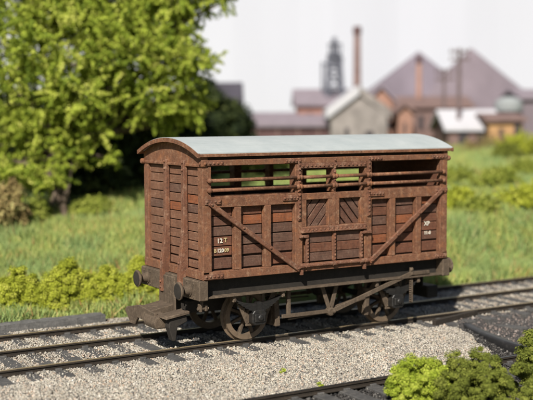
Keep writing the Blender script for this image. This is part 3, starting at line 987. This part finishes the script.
        mb.lathe((ax, 0.05, 0.50), (0, -1, 0), [(0, 0.06), (0.03, 0.055), (0.04, 0.03)], 12)
        mb.build('axlebox', 'black', wagon, 0.012)
        # wheel
        yw = 0.62 if near else 0.43
        wr = 0.47
        mb = mk()
        mb.rod((ax, yw - 0.09, wr), (ax, yw + 0.09, wr), 0.10, 14)
        for k in range(8):
            an = math.pi / 8 + k * math.pi / 4
            d = Vector((math.cos(an), 0, math.sin(an)))
            c = Vector((ax, yw, wr))
            mb.bar(c + d * 0.08, c + d * 0.39, 0.055, 0.075, (0, 1, 0))
        wh = mb.build('wheel', 'under', wagon, 0.006)
        mb = mk()
        N = 40
        prof = [(-0.065, 0.375), (-0.065, 0.468), (0.035, wr), (0.045, 0.515), (0.075, 0.51), (0.075, 0.375)]
        vs, fs = [], []
        for k in range(N):
            an = 2 * math.pi * k / N
            for yo, r in prof:
                vs.append((ax + r * math.cos(an), yw + yo, wr + r * math.sin(an)))
        q = len(prof)
        for k in range(N):
            for j in range(q):
                fs.append((k * q + j, k * q + (j + 1) % q, ((k + 1) % N) * q + (j + 1) % q, ((k + 1) % N) * q + j))
        mb.add(vs, fs).build('tyre', 'tyre', wh)
        # brake shoe facing the middle of the wagon
        s = 1 if ax < 3 else -1
        mb = mk()
        ply = []
        for k in range(7):
            an = R(-28 + 56 * k / 6)
            ply.append((ax + s * 0.53 * math.cos(an), 0.50 + 0.53 * math.sin(an)))
        for k in range(6, -1, -1):
            an = R(-28 + 56 * k / 6)
            ply.append((ax + s * 0.62 * math.cos(an), 0.50 + 0.60 * math.sin(an)))
        mb.prism(ply, 'y', yw - 0.12, yw + 0.06)
        mb.build('brake_shoe', 'under', wagon, 0.01)
        mb = mk().bar((ax + s * 0.585, 0.42, 0.22), (ax + s * 0.55, 0.42, 0.78), 0.11, 0.10, (0, 1, 0))
        mb.box(ax + s * 0.57 - 0.02, ax + s * 0.57 + 0.02, 0.40, 0.46, 0.74, 0.97)
        mb.build('brake_block_hanger', 'under', wagon, 0.012)
    # V hanger, push rods, lever and its guide
    mb = mk()
    for x in (2.70, 3.06):
        mb.bar((x, 0.20, 0.965), (2.90, 0.20, 0.43), 0.085, 0.03, (0, 1, 0))
    mb.lathe((2.90, 0.26, 0.43), (0, -1, 0), [(0, 0.085), (0.11, 0.085), (0.125, 0.06)], 12)
    mb.build('v_hanger', 'under', wagon, 0.005)
    mb = mk().bar((1.78, 0.20, 0.44), (2.88, 0.20, 0.44), 0.03, 0.075).bar((1.95, 0.25, 0.36), (2.8, 0.32, 0.39), 0.03, 0.03)
    mb.bar((2.95, 0.26, 0.46), (4.0, 0.40, 0.62), 0.05, 0.08)
    mb.build('push_rod', 'under', wagon, 0.006)
    mk().box(1.91, 1.99, 0.20, 0.26, 0.40, 0.957).build('brake_hanger', 'under', wagon, 0.008)
    mb = mk().bar((2.88, 0.085, 0.46), (4.80, 0.055, 1.045), 0.035, 0.085).bar((4.78, 0.055, 1.045), (5.28, 0.055, 1.045), 0.035, 0.07)
    mb.rivet((2.90, 0.06, 0.46), r=0.05)
    mb.build('brake_lever', 'under', wagon, 0.006)
    mb = mk().box(4.80, 4.88, 0.08, 0.11, 0.44, 1.16)
    for k in range(12):
        mb.box(4.785, 4.82, 0.060, 0.10, 0.47 + k * 0.045, 0.492 + k * 0.045)
    mb.rivet((4.84, 0.08, 1.12), r=0.045)
    mb.build('lever_guide', 'under', wagon, 0.005)

build_under(I4, True)
build_under(ROT, False)
for ax in (1.22, 4.50):
    MB().rod((ax, 0.30, 0.47), (ax, 2.20, 0.47), 0.06, 12).build('axle', 'web', wagon, 0, True)
mb = MB()
for y in (0.8, 1.7):
    mb.box(0.1, 5.6, y - 0.05, y + 0.05, 1.02, 1.30)
for x in (1.7, 2.85, 4.0):
    mb.box(x - 0.05, x + 0.05, 0.24, 2.26, 1.03, 1.29)
mb.build('cross_member', 'web', wagon)
MB().lathe((3.35, 1.45, 0.72), (1, 0, 0), [(0, 0.1), (0.03, 0.19), (0.5, 0.19), (0.53, 0.1)], 18).build('vacuum_cylinder', 'web', wagon, 0, True)
MB().box(3.5, 3.62, 1.35, 1.55, 0.85, 1.06).build('cylinder_bracket', 'web', wagon)

# ------------------------------------------------------------------ low planting
def clump(name, mat, label, cat, lobes, n_clump, per, rc, size, group=None, shell=0.6, spray=0.0):
    lobes = [tuple(l) for l in lobes]
    x = sum(l[0] for l in lobes) / len(lobes)
    y = sum(l[1] for l in lobes) / len(lobes)
    z = min(l[2] - l[5] for l in lobes)
    root = thing(name, label, cat, (x, y, z), group)
    P, t, out = lobe_points(lobes, n_clump, per, rc, shell, 0.85, spray)
    s = rng.uniform(0.6, 1.3, len(P)) * size
    leaves('foliage', P, s, mat, t, root, out)
    mb = MB()
    for l in lobes:
        mb.rod((l[0], l[1] + 0.3 * l[4], z - 0.05), (l[0], l[1] + 0.3 * l[4], l[2]), 0.03 * l[3] + 0.004, 6, 0.006)
    mb.build('stem', 'bark', root)
    return root

clump('moss_clump', 'moss_bright', 'bright lime green moss clump at the near end of the black rail', 'moss',
      [(2.02, -3.50, -0.02, 0.34, 0.34, 0.36), (1.82, -3.48, -0.16, 0.24, 0.3, 0.30), (2.32, -3.58, -0.06, 0.28, 0.3, 0.32)], 230, 300, 0.08, 0.0145)
clump('moss_clump', 'moss_olive', 'olive green moss clump right of the lime clump in the foreground', 'moss',
      [(2.72, -3.75, 0.0, 0.32, 0.34, 0.36), (3.12, -3.95, 0.04, 0.34, 0.36, 0.36), (2.85, -4.25, -0.12, 0.5, 0.4, 0.32), (2.45, -4.0, -0.14, 0.36, 0.36, 0.32), (3.42, -4.35, -0.12, 0.4, 0.4, 0.32)], 360, 300, 0.08, 0.0145)
clump('moss_clump', 'moss_olive', 'dark green moss bush cut off by the right edge of the photo', 'moss',
      [(4.46, -3.85, 0.20, 0.34, 0.36, 0.40), (4.46, -3.9, -0.1, 0.34, 0.36, 0.36)], 190, 300, 0.08, 0.015)
for i, (x, y, lab) in enumerate([(1.15, -2.02, 'tiny green moss tuft on the pale ballast near the lime clump'), (2.75, -1.95, 'tiny green moss tuft behind the olive moss on the ballast'),
                                 (0.9, -1.25, 'tiny green moss tuft alone in the middle of the ballast bank')]):
    z = float(bed_z(x, y))
    clump('moss_tuft', 'moss_bright', lab, 'moss', [(x, y, z + 0.03, 0.05, 0.05, 0.05)], 8, 40, 0.03, 0.012)
# dry scrap lying in the moss
mb = MB(Matrix.Translation((2.2, -3.93, -0.16)) @ Matrix.Rotation(0.5, 4, 'Z') @ Matrix.Rotation(R(55), 4, 'X'))
mb.prism([(-0.05, -0.08), (0.03, -0.09), (0.06, 0.0), (0.02, 0.10), (-0.05, 0.06)], 'y', -0.006, 0.006)
tag(mb.build('dry_leaf', 'dead_leaf'), 'small dry brown leaf scrap caught in the foreground moss', 'leaf')

for x, y, r, h, lab in [(-1.60, 5.75, 0.78, 0.84, 'rounded yellow green bush at the left end of the row'),
                        (-0.55, 5.55, 0.74, 0.94, 'tallest yellow green bush above the grey timber baulk'),
                        (0.35, 5.45, 0.62, 0.76, 'low yellow green bush between the tallest bush and the wagon end'),
                        (1.20, 5.45, 0.60, 0.90, 'yellow green bush partly behind the wagon buffers')]:
    z = float(field_z(x, y))
    lob = [(x, y, z + 0.30 * h, r * 0.85, 0.42, h * 0.62), (x - 0.4 * r, y - 0.1, z + 0.15 * h, r * 0.5, 0.36, h * 0.5),
           (x + 0.45 * r, y - 0.05, z + 0.28 * h, r * 0.5, 0.36, h * 0.55), (x + 0.1 * r, y + 0.05, z + 0.62 * h, r * 0.42, 0.34, h * 0.5)]
    clump('bush', 'bush_leaf', lab, 'bush', lob, 480, 230, 0.10, 0.0165, 'bushes along the siding')

# shrubs in the right hand field
shr = [(456, 34, 0.7, 0.45, 'lime_leaf', 'low lime bush in the field just right of the wagon buffer'),
       (522, 46, 1.1, 1.0, 'bush_leaf', 'largest yellow green bush at the right edge below the ochre hut'),
       (500, 33, 0.8, 0.45, 'lime_leaf', 'wide low lime bush in the middle of the right field'),
       (528, 29.5, 0.9, 0.55, 'bush_leaf', 'small yellow green bush at the right edge nearest the track'),
       (480, 28.5, 0.6, 0.4, 'lime_leaf', 'small lime tuft near the track right of the wagon'),
       (533, 36, 0.8, 0.55, 'lime_leaf', 'lime bush cut by the right edge halfway up the field'),
       (458, 29.5, 0.7, 0.45, 'bush_leaf', 'low yellow green bush behind the far wagon buffer'),
       (508, 43, 0.7, 0.75, 'moss_olive', 'dark olive bush left of the large bush at the right edge'),
       (490, 50, 1.3, 0.6, 'dry_leaf', 'tan dry bush below the ochre hut doorway')]
for px, D, r, h, mat, lab in shr:
    q = bgp(px, D)
    z = float(field_z(q.x, q.y))
    lob = [(q.x, q.y, z + 0.3 * h, r, r * 0.8, h * 0.7), (q.x + 0.5 * r, q.y + 0.2, z + 0.5 * h, r * 0.5, r * 0.5, h * 0.6), (q.x - 0.5 * r, q.y, z + 0.3 * h, r * 0.6, r * 0.6, h * 0.6)]
    clump('shrub', mat, lab, 'bush', lob, 260, 60, 0.14 * r + 0.06, 0.04, 'bushes in the right hand field', 0.4, 2.4)

# grass
def grass(name, Q, h, label):
    n = len(Q)
    z = field_z(Q[:, 0], Q[:, 1]) - 0.01
    B = np.concatenate([Q, z[:, None]], 1)
    an = rng.uniform(0, 2 * np.pi, n)
    w = rng.uniform(0.008, 0.02, n) * (h / 0.22)
    patch = np.sin(Q[:, 0] * 1.9 + 1.7 * np.sin(Q[:, 1] * 1.3)) * np.sin(Q[:, 1] * 1.7 + Q[:, 0] * 0.6) + 0.6 * np.sin(Q[:, 0] * 5.1 + Q[:, 1] * 3.3)
    hh = h * rng.uniform(0.45, 1.3, n) * np.clip(0.95 + 0.42 * patch, 0.35, 1.9)
    side = np.stack([np.cos(an), np.sin(an), 0 * an], -1) * w[:, None]
    lean = rng.normal(0, 0.4, (n, 2)) * hh[:, None]
    tip = B + np.concatenate([lean, hh[:, None]], 1)
    V = np.stack([B - side, B + side, tip], 1).reshape(-1, 3)
    F = np.arange(3 * n).reshape(-1, 3)
    o = link(name, raw_mesh(name, V, F, np.clip(rng.beta(1.7, 1.9, n) + rng.choice([0, 0.35], n, p=[0.93, 0.07]), 0, 1)), 'grass')
    return setting(o, "stuff", label, 'grass')
def fan(n, p0, p1, d0, d1, pw=1.0):
    px = rng.uniform(p0, p1, n)
    D = d0 + (d1 - d0) * rng.random(n) ** pw
    D = D + DOFF
    u = (px - 266.5) * D / FPX
    return np.stack([C2.x + H_F.x * D + H_R.x * u, C2.y + H_F.y * D + H_R.y * u], -1)
Q = np.concatenate([fan(95000, -90, 230, 18.3, 36, 1.1), fan(90000, 380, 640, 22, 42, 1.1), fan(12000, 200, 400, 26, 40)])
Q = Q[Q[:, 1] > 4.46 - 0.80 * sstep(2.0, 5.0, Q[:, 0]) + 0.06 * np.sin(Q[:, 0] * 2.3)]
grass('grass', Q, 0.27, 'green and rusty static grass covering the near field')
Q = np.concatenate([fan(40000, 380, 640, 40, 66), fan(15000, -60, 250, 34, 60)])
grass('meadow_grass', Q, 0.34, 'paler grass running back to the colliery buildings')

# ------------------------------------------------------------------ trees
def limb(mb, a, b, r0, r1, n=7):
    mb.rod(a, b, r0, n, r1)
def tree(name, label, base, limbs, lobes, mat, n_clump, per, rc, size, r0=0.28, group=None, shell=0.45, spray=0.0):
    root = thing(name, label, 'tree', base, group)
    mb = MB()
    bx, by, bz = base
    fork = (bx + 0.05, by, bz + limbs[0])
    mid = (bx - 0.1, by + 0.05, bz + limbs[0] * 0.5)
    limb(mb, (bx, by, bz - 0.2), mid, r0 * 1.25, r0 * 0.95, 9)
    limb(mb, mid, fork, r0 * 0.97, r0 * 0.8, 9)
    for l in lobes:
        e = Vector(l[:3])
        f = Vector(fork)
        k = f.lerp(e, 0.5) + Vector((random.uniform(-.3, .3), random.uniform(-.3, .3), random.uniform(-.1, .3)))
        limb(mb, f, k, r0 * 0.5, r0 * 0.3)
        limb(mb, k, e, r0 * 0.3, r0 * 0.08)
        for _ in range(4):
            q = e + Vector((random.uniform(-1, 1) * l[3], random.uniform(-1, 1) * l[4], random.uniform(-0.6, 0.8) * l[5])) * 0.8
            limb(mb, k.lerp(e, 0.6), q, r0 * 0.13, 0.012, 5)
    mb.build('trunk', 'bark', root)
    P, t, out = lobe_points(lobes, n_clump, per, rc, shell, 0.75, spray)
    s = rng.uniform(0.6, 1.3, len(P)) * size
    leaves('crown', P, s, mat, t, root, out)
    return root

def pz(px, py, D, dD=0.0):
    q = bgp(px, D + dD)
    return (q.x, q.y, bgz(py, D + dD))
TD = 29.5
lob = []
for px, py, dD, a, h in [(40, -20, 0, 1.9, 1.5), (115, -15, 0.3, 1.9, 1.4), (178, -12, 0, 1.25, 0.95), (214, -10, 0, 0.85, 0.75), (196, 62, 0, 0.6, 0.42), (190, 104, 0.2, 0.6, 0.45), (165, 20, 0, 1.0, 0.8), (10, 40, -0.4, 1.5, 1.2), (70, 45, -1.2, 1.6, 1.3), (130, 48, -0.8, 1.4, 1.1),
                          (178, 66, -0.3, 0.95, 0.62), (180, 100, 0.3, 0.72, 0.6), (25, 95, -0.8, 1.2, 1.0), (85, 92, -1.4, 1.25, 0.85), (140, 96, -0.6, 1.05, 0.72), (165, 125, 0.5, 0.6, 0.6), (10, 140, 0.3, 0.9, 0.8), (45, 128, -1.0, 0.85, 0.6), (22, 165, -1.2, 0.6, 0.5), (8, 180, -1.6, 0.6, 0.45), (48, 176, -1.5, 0.42, 0.36), (112, 160, -0.9, 0.32, 0.3), (95, 132, -1.2, 0.5, 0.4), (100, 0, 1.5, 2.2, 1.6), (150, 30, 1.6, 1.5, 1.2)]:
    x, y, z = pz(px, py, TD, dD)
    lob.append((x, y, z, a, a * 0.85, h))
bx = bgp(60, TD)
tree('broadleaf_tree', 'large yellow green tree filling the upper left corner behind the wagon', (bx.x, bx.y, float(field_z(bx.x, bx.y))), (1.9,), lob, 'tree_leaf', 3000, 140, 0.25, 0.036, 0.30, spray=2.6)
lob = []
for px, py, dD, a, h in [(75, 150, 0, 0.5, 0.55), (45, 168, 0, 0.4, 0.4), (70, 125, 0, 0.5, 0.5)]:
    x, y, z = pz(px, py, 28.6, dD)
    lob.append((x, y, z, a, a, h))
bx = bgp(66, 28.6)
tree('young_tree', 'thin young tree with sparse leaves in front of the large trunk', (bx.x, bx.y, float(field_z(bx.x, bx.y))), (0.8,), lob, 'tree_leaf', 90, 60, 0.22, 0.045, 0.10, spray=2.0)
# near dark trees added to stand in for shade behind the big tree
for px, w, h, D, lab in [(100, 1.3, 2.6, 31.2, 'added dark evergreen standing in for shade behind the trunk of the large tree'), (136, 1.25, 2.5, 31.8, 'added dark evergreen standing in for shade between the large tree and the wagon roof'),
                         (16, 1.6, 2.6, 32.5, 'added dark evergreen standing in for shade behind the left side of the large tree'), (60, 1.5, 2.7, 33, 'added dark evergreen standing in for shade farthest back behind the large trunk'), (178, 1.3, 2.3, 34, 'low added dark evergreen standing in for shade just left of the wagon roof ridge'),
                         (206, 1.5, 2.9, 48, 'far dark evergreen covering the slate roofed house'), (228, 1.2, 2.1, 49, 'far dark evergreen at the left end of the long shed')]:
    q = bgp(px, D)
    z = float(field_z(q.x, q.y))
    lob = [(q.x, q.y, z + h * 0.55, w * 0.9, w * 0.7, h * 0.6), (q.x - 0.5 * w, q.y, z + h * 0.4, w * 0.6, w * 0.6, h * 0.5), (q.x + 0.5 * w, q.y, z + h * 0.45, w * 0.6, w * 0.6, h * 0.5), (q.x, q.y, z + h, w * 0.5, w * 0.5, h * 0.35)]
    tree('added_evergreen_tree', lab, (q.x, q.y, z), (0.7,), lob, 'dark_leaf', 150, 90, 0.45, 0.12, 0.18, 'dark evergreens behind the tree')
for px, D, lab in [(212, 37, 'dark hedge bush seen through the left end of the wagon opening'), (240, 38, 'dark hedge bush seen through the middle of the left opening'), (268, 37.5, 'dark hedge bush seen through the opening left of the doors')]:
    q = bgp(px, D)
    z = float(field_z(q.x, q.y))
    clump('hedge_bush', 'moss_olive', lab, 'bush', [(q.x, q.y, z + 0.35, 0.75, 0.6, 0.55), (q.x + 0.3, q.y, z + 0.6, 0.5, 0.5, 0.45)], 120, 60, 0.2, 0.05)
# dry scrub under the tree
for px, D, r, h, mat, lab in [(-4, 26.5, 0.8, 1.25, 'dry_leaf', 'tan and yellow scrub bush at the left edge under the tree'), (30, 28.0, 0.55, 0.55, 'lime_leaf', 'lime bush at the foot of the large tree trunk'),
                              (92, 28.6, 0.6, 0.4, 'lime_leaf', 'low lime bush right of the large tree trunk'), (8, 27.6, 0.55, 0.5, 'lime_leaf', 'lime bush beside the tan scrub at the left edge')]:
    q = bgp(px, D)
    z = float(field_z(q.x, q.y))
    lob = [(q.x, q.y, z + 0.4 * h, r, r * 0.8, h * 0.6), (q.x + 0.3 * r, q.y, z + 0.7 * h, r * 0.6, r * 0.6, h * 0.5)]
    clump('scrub', mat, lab, 'bush', lob, 120, 70, 0.2, 0.045, None)

# ------------------------------------------------------------------ colliery buildings far behind
def frame_at(px, D):
    q = bgp(px, D)
    return Matrix(((H_R.x, H_F.x, 0, q.x), (H_R.y, H_F.y, 0, q.y), (0, 0, 1, 0), (0, 0, 0, 1)))

def house(name, label, cat, px0, px1, D, depth, base_py, eave_py, ridge_py, along, wall, roof, parts=(), ridge_px=None, th=0.16, roof2=None):
    """gabled building; along 'u': ridge runs across the view, 'w': gable faces the viewer"""
    k = (D + DOFF) / FPX
    T = frame_at(px0, D)
    wd = (px1 - px0) * k
    ze, zr = bgz(eave_py, D), bgz(ridge_py, D)
    q = bgp((px0 + px1) / 2, D)
    zb = min(bgz(base_py, D), float(field_z(q.x, q.y))) - 0.3
    root = thing(name, label, cat, (q.x, q.y, zb))
    ov = 0.25
    if along == 'u':
        MB(T).prism([(0, zb), (depth, zb), (depth, ze), (depth / 2, zr - 0.12), (0, ze)], 'x', 0, wd).build('wall', wall, root)
        sl = (zr - ze) / (depth / 2)
        for s in (0, 1):
            a = (-ov, ze - ov * sl) if s == 0 else (depth + ov, ze - ov * sl)
            MB(T).prism([a, (depth / 2, zr), (depth / 2, zr + th), (a[0], a[1] + th)], 'x', -ov, wd + ov).build('roof', roof, root)
    else:
        rp = wd / 2 if ridge_px is None else (ridge_px - px0) * k
        MB(T).prism([(0, zb), (wd, zb), (wd, ze), (rp, zr - 0.12), (0, ze)], 'y', 0, depth).build('wall', wall, root)
        for s in (0, 1):
            e = 0 if s == 0 else wd
            dirn = -1 if s == 0 else 1
            sl = (zr - ze) / abs(rp - e)
            a = (e + dirn * ov, ze - ov * sl)
            MB(T).prism([a, (rp, zr), (rp, zr + th), (a[0], a[1] + th)], 'y', 0.02 if (s == 1 and roof2) else -ov, depth + ov).build('roof', roof if s == 0 else roof2 or roof, root)
    for nm, mat, a0, a1, b0, b1 in parts:               # panels on the front, in fractions of width and of wall height
        hz = ze - zb - 0.3
        w = MB(T).box(a0 * wd, a1 * wd, -0.06, 0.05, zb + 0.3 + b0 * hz, zb + 0.3 + b1 * hz).build(nm, mat, root)
    return root

WIN = lambda a, b0=0.45, b1=0.8, w=0.07: ('window', 'gloom', a, a + w, b0, b1)
house('long_shed', 'long low shed with mauve roof left of the engine house', 'shed', 236, 338, 58, 5, 140, 126, 115, 'u', 'dark_wall', 'mauve_slate',
      [('pillar', 'brown_brick', a, a + 0.02, 0, 1) for a in (0.0, 0.2, 0.4, 0.6, 0.8)])
house('engine_house', 'red brick engine house with mauve roof below the headframe', 'building', 298, 348, 60, 5, 135, 105, 91, 'u', 'brick', 'mauve_slate', [WIN(0.2), WIN(0.5), WIN(0.75)])
house('stone_shed', 'pale stone gabled shed with white roof in front of the engine house', 'shed', 331, 387, 56, 6, 140, 116, 95, 'w', 'stone_wall', 'pale_sheet', [('door', 'gloom', 0.62, 0.76, 0, 0.55), WIN(0.25, 0.3, 0.65)], 359, 0.5, 'stone_wall')
house('brick_gable_house', 'orange brick gabled building left of the spoil heaps', 'building', 361, 401, 61, 5, 138, 108, 88, 'w', 'orange_brick', 'mauve_slate', [WIN(0.3), WIN(0.65)])
house('brick_works', 'long brown brick works below the twin spoil heaps', 'building', 398, 470, 60, 5, 140, 108, 99, 'u', 'brown_brick', 'brown_brick', [WIN(a) for a in (0.1, 0.28, 0.46, 0.64, 0.82)])
house('white_roofed_shed', 'low dark shed with a white sheet roof right of the wagon roof', 'shed', 448, 500, 54, 5, 147, 130, 113, 'u', 'brown_brick', 'pale_sheet', [('door', 'gloom', 0.2, 0.38, 0, 0.9), ('door', 'gloom', 0.55, 0.72, 0, 0.9)])
house('ochre_hut', 'ochre brick hut with dark doorway right of the white roofed shed', 'hut', 489, 522, 53, 4, 148, 122, 117, 'u', 'ochre', 'brown_brick', [('door', 'gloom', 0.75, 0.95, 0, 0.95), WIN(0.3, 0.4, 0.75, 0.12)])
house('mauve_building', 'tall mauve grey building at the right edge behind the hut', 'building', 522, 575, 58, 5, 148, 100, 92, 'u', 'heap_b', 'mauve_slate', [WIN(0.3), WIN(0.6)])
house('orange_annex', 'small orange brick annex between the stone shed and brown works', 'building', 398, 412, 57, 3, 140, 112, 106, 'w', 'orange_brick', 'brown_brick', [WIN(0.4, 0.4, 0.7, 0.2)])
house('dark_house', 'dark slate roofed house left of the long shed near the tree', 'house', 196, 238, 56, 5, 140, 105, 84, 'u', 'dark_wall', 'dark_slate', [WIN(0.2), WIN(0.6), ('chimney_breast', 'brown_brick', 0.8, 0.95, 0, 0.9)])
house('dark_cottage', 'dark brick cottage half hidden behind the large tree', 'house', 150, 196, 57, 5, 140, 112, 92, 'w', 'dark_wall', 'dark_slate', [WIN(0.3), WIN(0.6)])

# brick chimneys
def chimney(label, px, w, D, top_py, base_py, mat):
    q = bgp(px, D)
    k = (D + DOFF) / FPX
    r = w * k / 2
    z1 = bgz(top_py, D)
    zb = float(field_z(q.x, q.y)) - 0.2
    root = thing('chimney_stack', label, 'chimney', (q.x, q.y, zb))
    MB().lathe((q.x, q.y, zb), (0, 0, 1), [(0, r * 1.25), (z1 - zb - 0.5, r * 0.92)], 16).build('shaft', mat, root, 0, True)
    MB().lathe((q.x, q.y, z1 - 0.5), (0, 0, 1), [(0, r * 0.95), (0.08, r * 1.15), (0.35, r * 1.15), (0.5, r * 0.95)], 16).build('cap', 'dark_wall', root)
chimney('tall red brick chimney with dark cap right of the headframe', 357, 7.5, 62, 28, 100, 'brown_brick')
chimney('slender orange brick chimney in front of the left spoil heap', 418.5, 5, 62, 57, 120, 'orange_brick')

# winding headframe
D = 61
k = (D + DOFF) / FPX
T = frame_at(335, D)
q = bgp(335, D)
zb = float(field_z(q.x, q.y))
hf = thing('headframe', 'dark steel colliery headframe with winding wheel left of the chimney', 'headframe', (q.x, q.y, zb))
zt, zp = bgz(40, D), bgz(58, D)
mb = MB(T)
for sx in (-1, 1):
    for sy in (0, 1.2):
        mb.bar((sx * 11 * k, sy, zb), (sx * 5 * k, sy, zp), 0.24, 0.24, (0, 1, 0))
for j in range(6):
    t0, t1 = j / 6, (j + 1) / 6
    for sy in (0, 1.2):
        xa, xb = 11 * k - 6 * k * t0, 11 * k - 6 * k * t1
        za, zc = zb + (zp - zb) * t0, zb + (zp - zb) * t1
        mb.bar((-xa, sy, za), (xb, sy, zc), 0.07, 0.07, (0, 1, 0))
        mb.bar((xa, sy, za), (-xb, sy, zc), 0.07, 0.07, (0, 1, 0))
        mb.bar((-xb, sy, zc), (xb, sy, zc), 0.09, 0.09, (0, 1, 0))
mb.build('tower', 'steel', hf)
mb = MB(T)
mb.box(-6.5 * k, 6.5 * k, -0.2, 1.4, zp, zp + 0.25).box(-6 * k, 6 * k, -0.2, 1.4, zp + 0.75, zp + 0.82)
for sx in (-6, -3, 0, 3, 6):
    mb.box(sx * k - 0.04, sx * k + 0.04, -0.2, -0.12, zp + 0.2, zp + 0.8)
mb.box(-2.0 * k, 2.0 * k, 0.2, 1.0, zp + 0.2, zt + 0.1)
mb.build('platform', 'steel', hf)
mb = MB(T)
N, rr = 24, 7.0 * k
for k2 in range(N):
    a0, a1 = 2 * math.pi * k2 / N, 2 * math.pi * (k2 + 1) / N
    mb.bar((rr * math.cos(a0), 0.0, zp - 0.2 + rr * math.sin(a0)), (rr * math.cos(a1), 0.0, zp - 0.2 + rr * math.sin(a1)), 0.14, 0.2, (0, 1, 0))
for k2 in range(8):
    a0 = math.pi * k2 / 4
    mb.bar((0, 0, zp - 0.2), (rr * math.cos(a0), 0.0, zp - 0.2 + rr * math.sin(a0)), 0.05, 0.06, (0, 1, 0))
mb.build('winding_wheel', 'steel', hf)
mb = MB(T)
mb.bar((-12 * k, 0.6, zb), (-12 * k, 0.6, bgz(62, D)), 0.14, 0.14, (0, 1, 0)).bar((-12 * k, 0.6, bgz(64, D)), (-3 * k, 0.6, bgz(66, D)), 0.12, 0.12, (0, 1, 0))
mb.bar((12 * k, 0.6, zb), (3 * k, 0.6, zp), 0.2, 0.2, (0, 1, 0))
mb.build('back_stay', 'steel', hf)

# spoil heaps
def heap(label, px, D, peak_py, base_py, slope_l, slope_r, mat):
    q = bgp(px, D)
    k = (D + DOFF) / FPX
    zt = bgz(peak_py, D)
    zb = float(field_z(q.x, q.y)) - 0.4
    hgt = zt - zb
    vs, fs = [], []
    rings, seg = 9, 40
    for j in range(rings):
        t = j / (rings - 1)
        for s in range(seg):
            an = 2 * math.pi * s / seg
            c, sn = math.cos(an), math.sin(an)
            ext = hgt * ((slope_l if c < 0 else slope_r) * abs(c) + 1.0 * abs(sn)) / max(abs(c) + abs(sn), 1e-6)
            if c * c > 0:
                ext = 1 / math.sqrt((c / (hgt * (slope_l if c < 0 else slope_r))) ** 2 + (sn / (hgt * 0.75)) ** 2)
            r = ext * (t ** 1.03) * (1 + 0.03 * math.sin(5 * an + j) * t)
            u, w = r * c, r * sn
            vs.append((q.x + H_R.x * u + H_F.x * w, q.y + H_R.y * u + H_F.y * w, zt - hgt * t - (0.04 if j == 0 else 0)))
    for j in range(rings - 1):
        for s in range(seg):
            fs.append((j * seg + s, j * seg + (s + 1) % seg, (j + 1) * seg + (s + 1) % seg, (j + 1) * seg + s))
    fs += [tuple(range(seg)), tuple(range((rings - 1) * seg, rings * seg))]
    o = MB().add(vs, fs).build('spoil_heap', mat, None, 0, True)
    return tag(o, label, 'spoil heap', 'twin spoil heaps')
heap('mauve spoil heap on the left of the pair behind the brick works', 418, 68, 52, 140, 1.34, 1.30, 'heap')
heap('pinkish grey spoil heap on the right of the pair above the white shed', 470, 67, 49, 140, 1.12, 1.26, 'heap_b')

# telegraph poles
def pole(label, px, D, top_py, w):
    q = bgp(px, D)
    zb, zt = float(field_z(q.x, q.y)) - 0.2, bgz(top_py, D)
    root = thing('telegraph_pole', label, 'pole', (q.x, q.y, zb), 'telegraph poles')
    T = frame_at(px, D)
    MB(T).rod((0, 0, zb), (0, 0, zt), w, 8, w * 0.7).build('post', 'pole', root)
    mb = MB(T)
    for z in (zt - 0.25, zt - 0.65):
        mb.box(-0.55, 0.55, -0.18, -0.08, z, z + 0.1)
        for x in (-0.48, -0.25, 0.25, 0.48):
            mb.rod((x, -0.13, z + 0.1), (x, -0.13, z + 0.22), 0.035, 6)
    mb.build('crossarm', 'pole', root)
pole('taller telegraph pole in front of the right spoil heap', 458.5, 55, 50, 0.13)
pole('shorter telegraph pole in the notch between the two spoil heaps', 443.5, 57, 70, 0.11)

# round tank behind the hut
D = 57
q = bgp(508, D)
k = (D + DOFF) / FPX
zb = float(field_z(q.x, q.y))
tk = thing('storage_tank', 'pale grey green domed tank above the ochre hut', 'tank', (q.x, q.y, zb))
zt = bgz(98, D)
zs = bgz(112, D)
MB().lathe((q.x, q.y, zs), (0, 0, 1), [(0, 14 * k), (zt - zs - 0.35, 14 * k), (zt - zs - 0.1, 10 * k), (zt - zs, 4 * k)], 28).build('drum', 'tank', tk)
mb = MB()
for s in range(6):
    an = s * math.pi / 3
    mb.rod((q.x + 11 * k * math.cos(an), q.y + 11 * k * math.sin(an), zb - 0.2), (q.x + 11 * k * math.cos(an), q.y + 11 * k * math.sin(an), zs), 0.09, 6)
mb.build('stand', 'steel', tk)
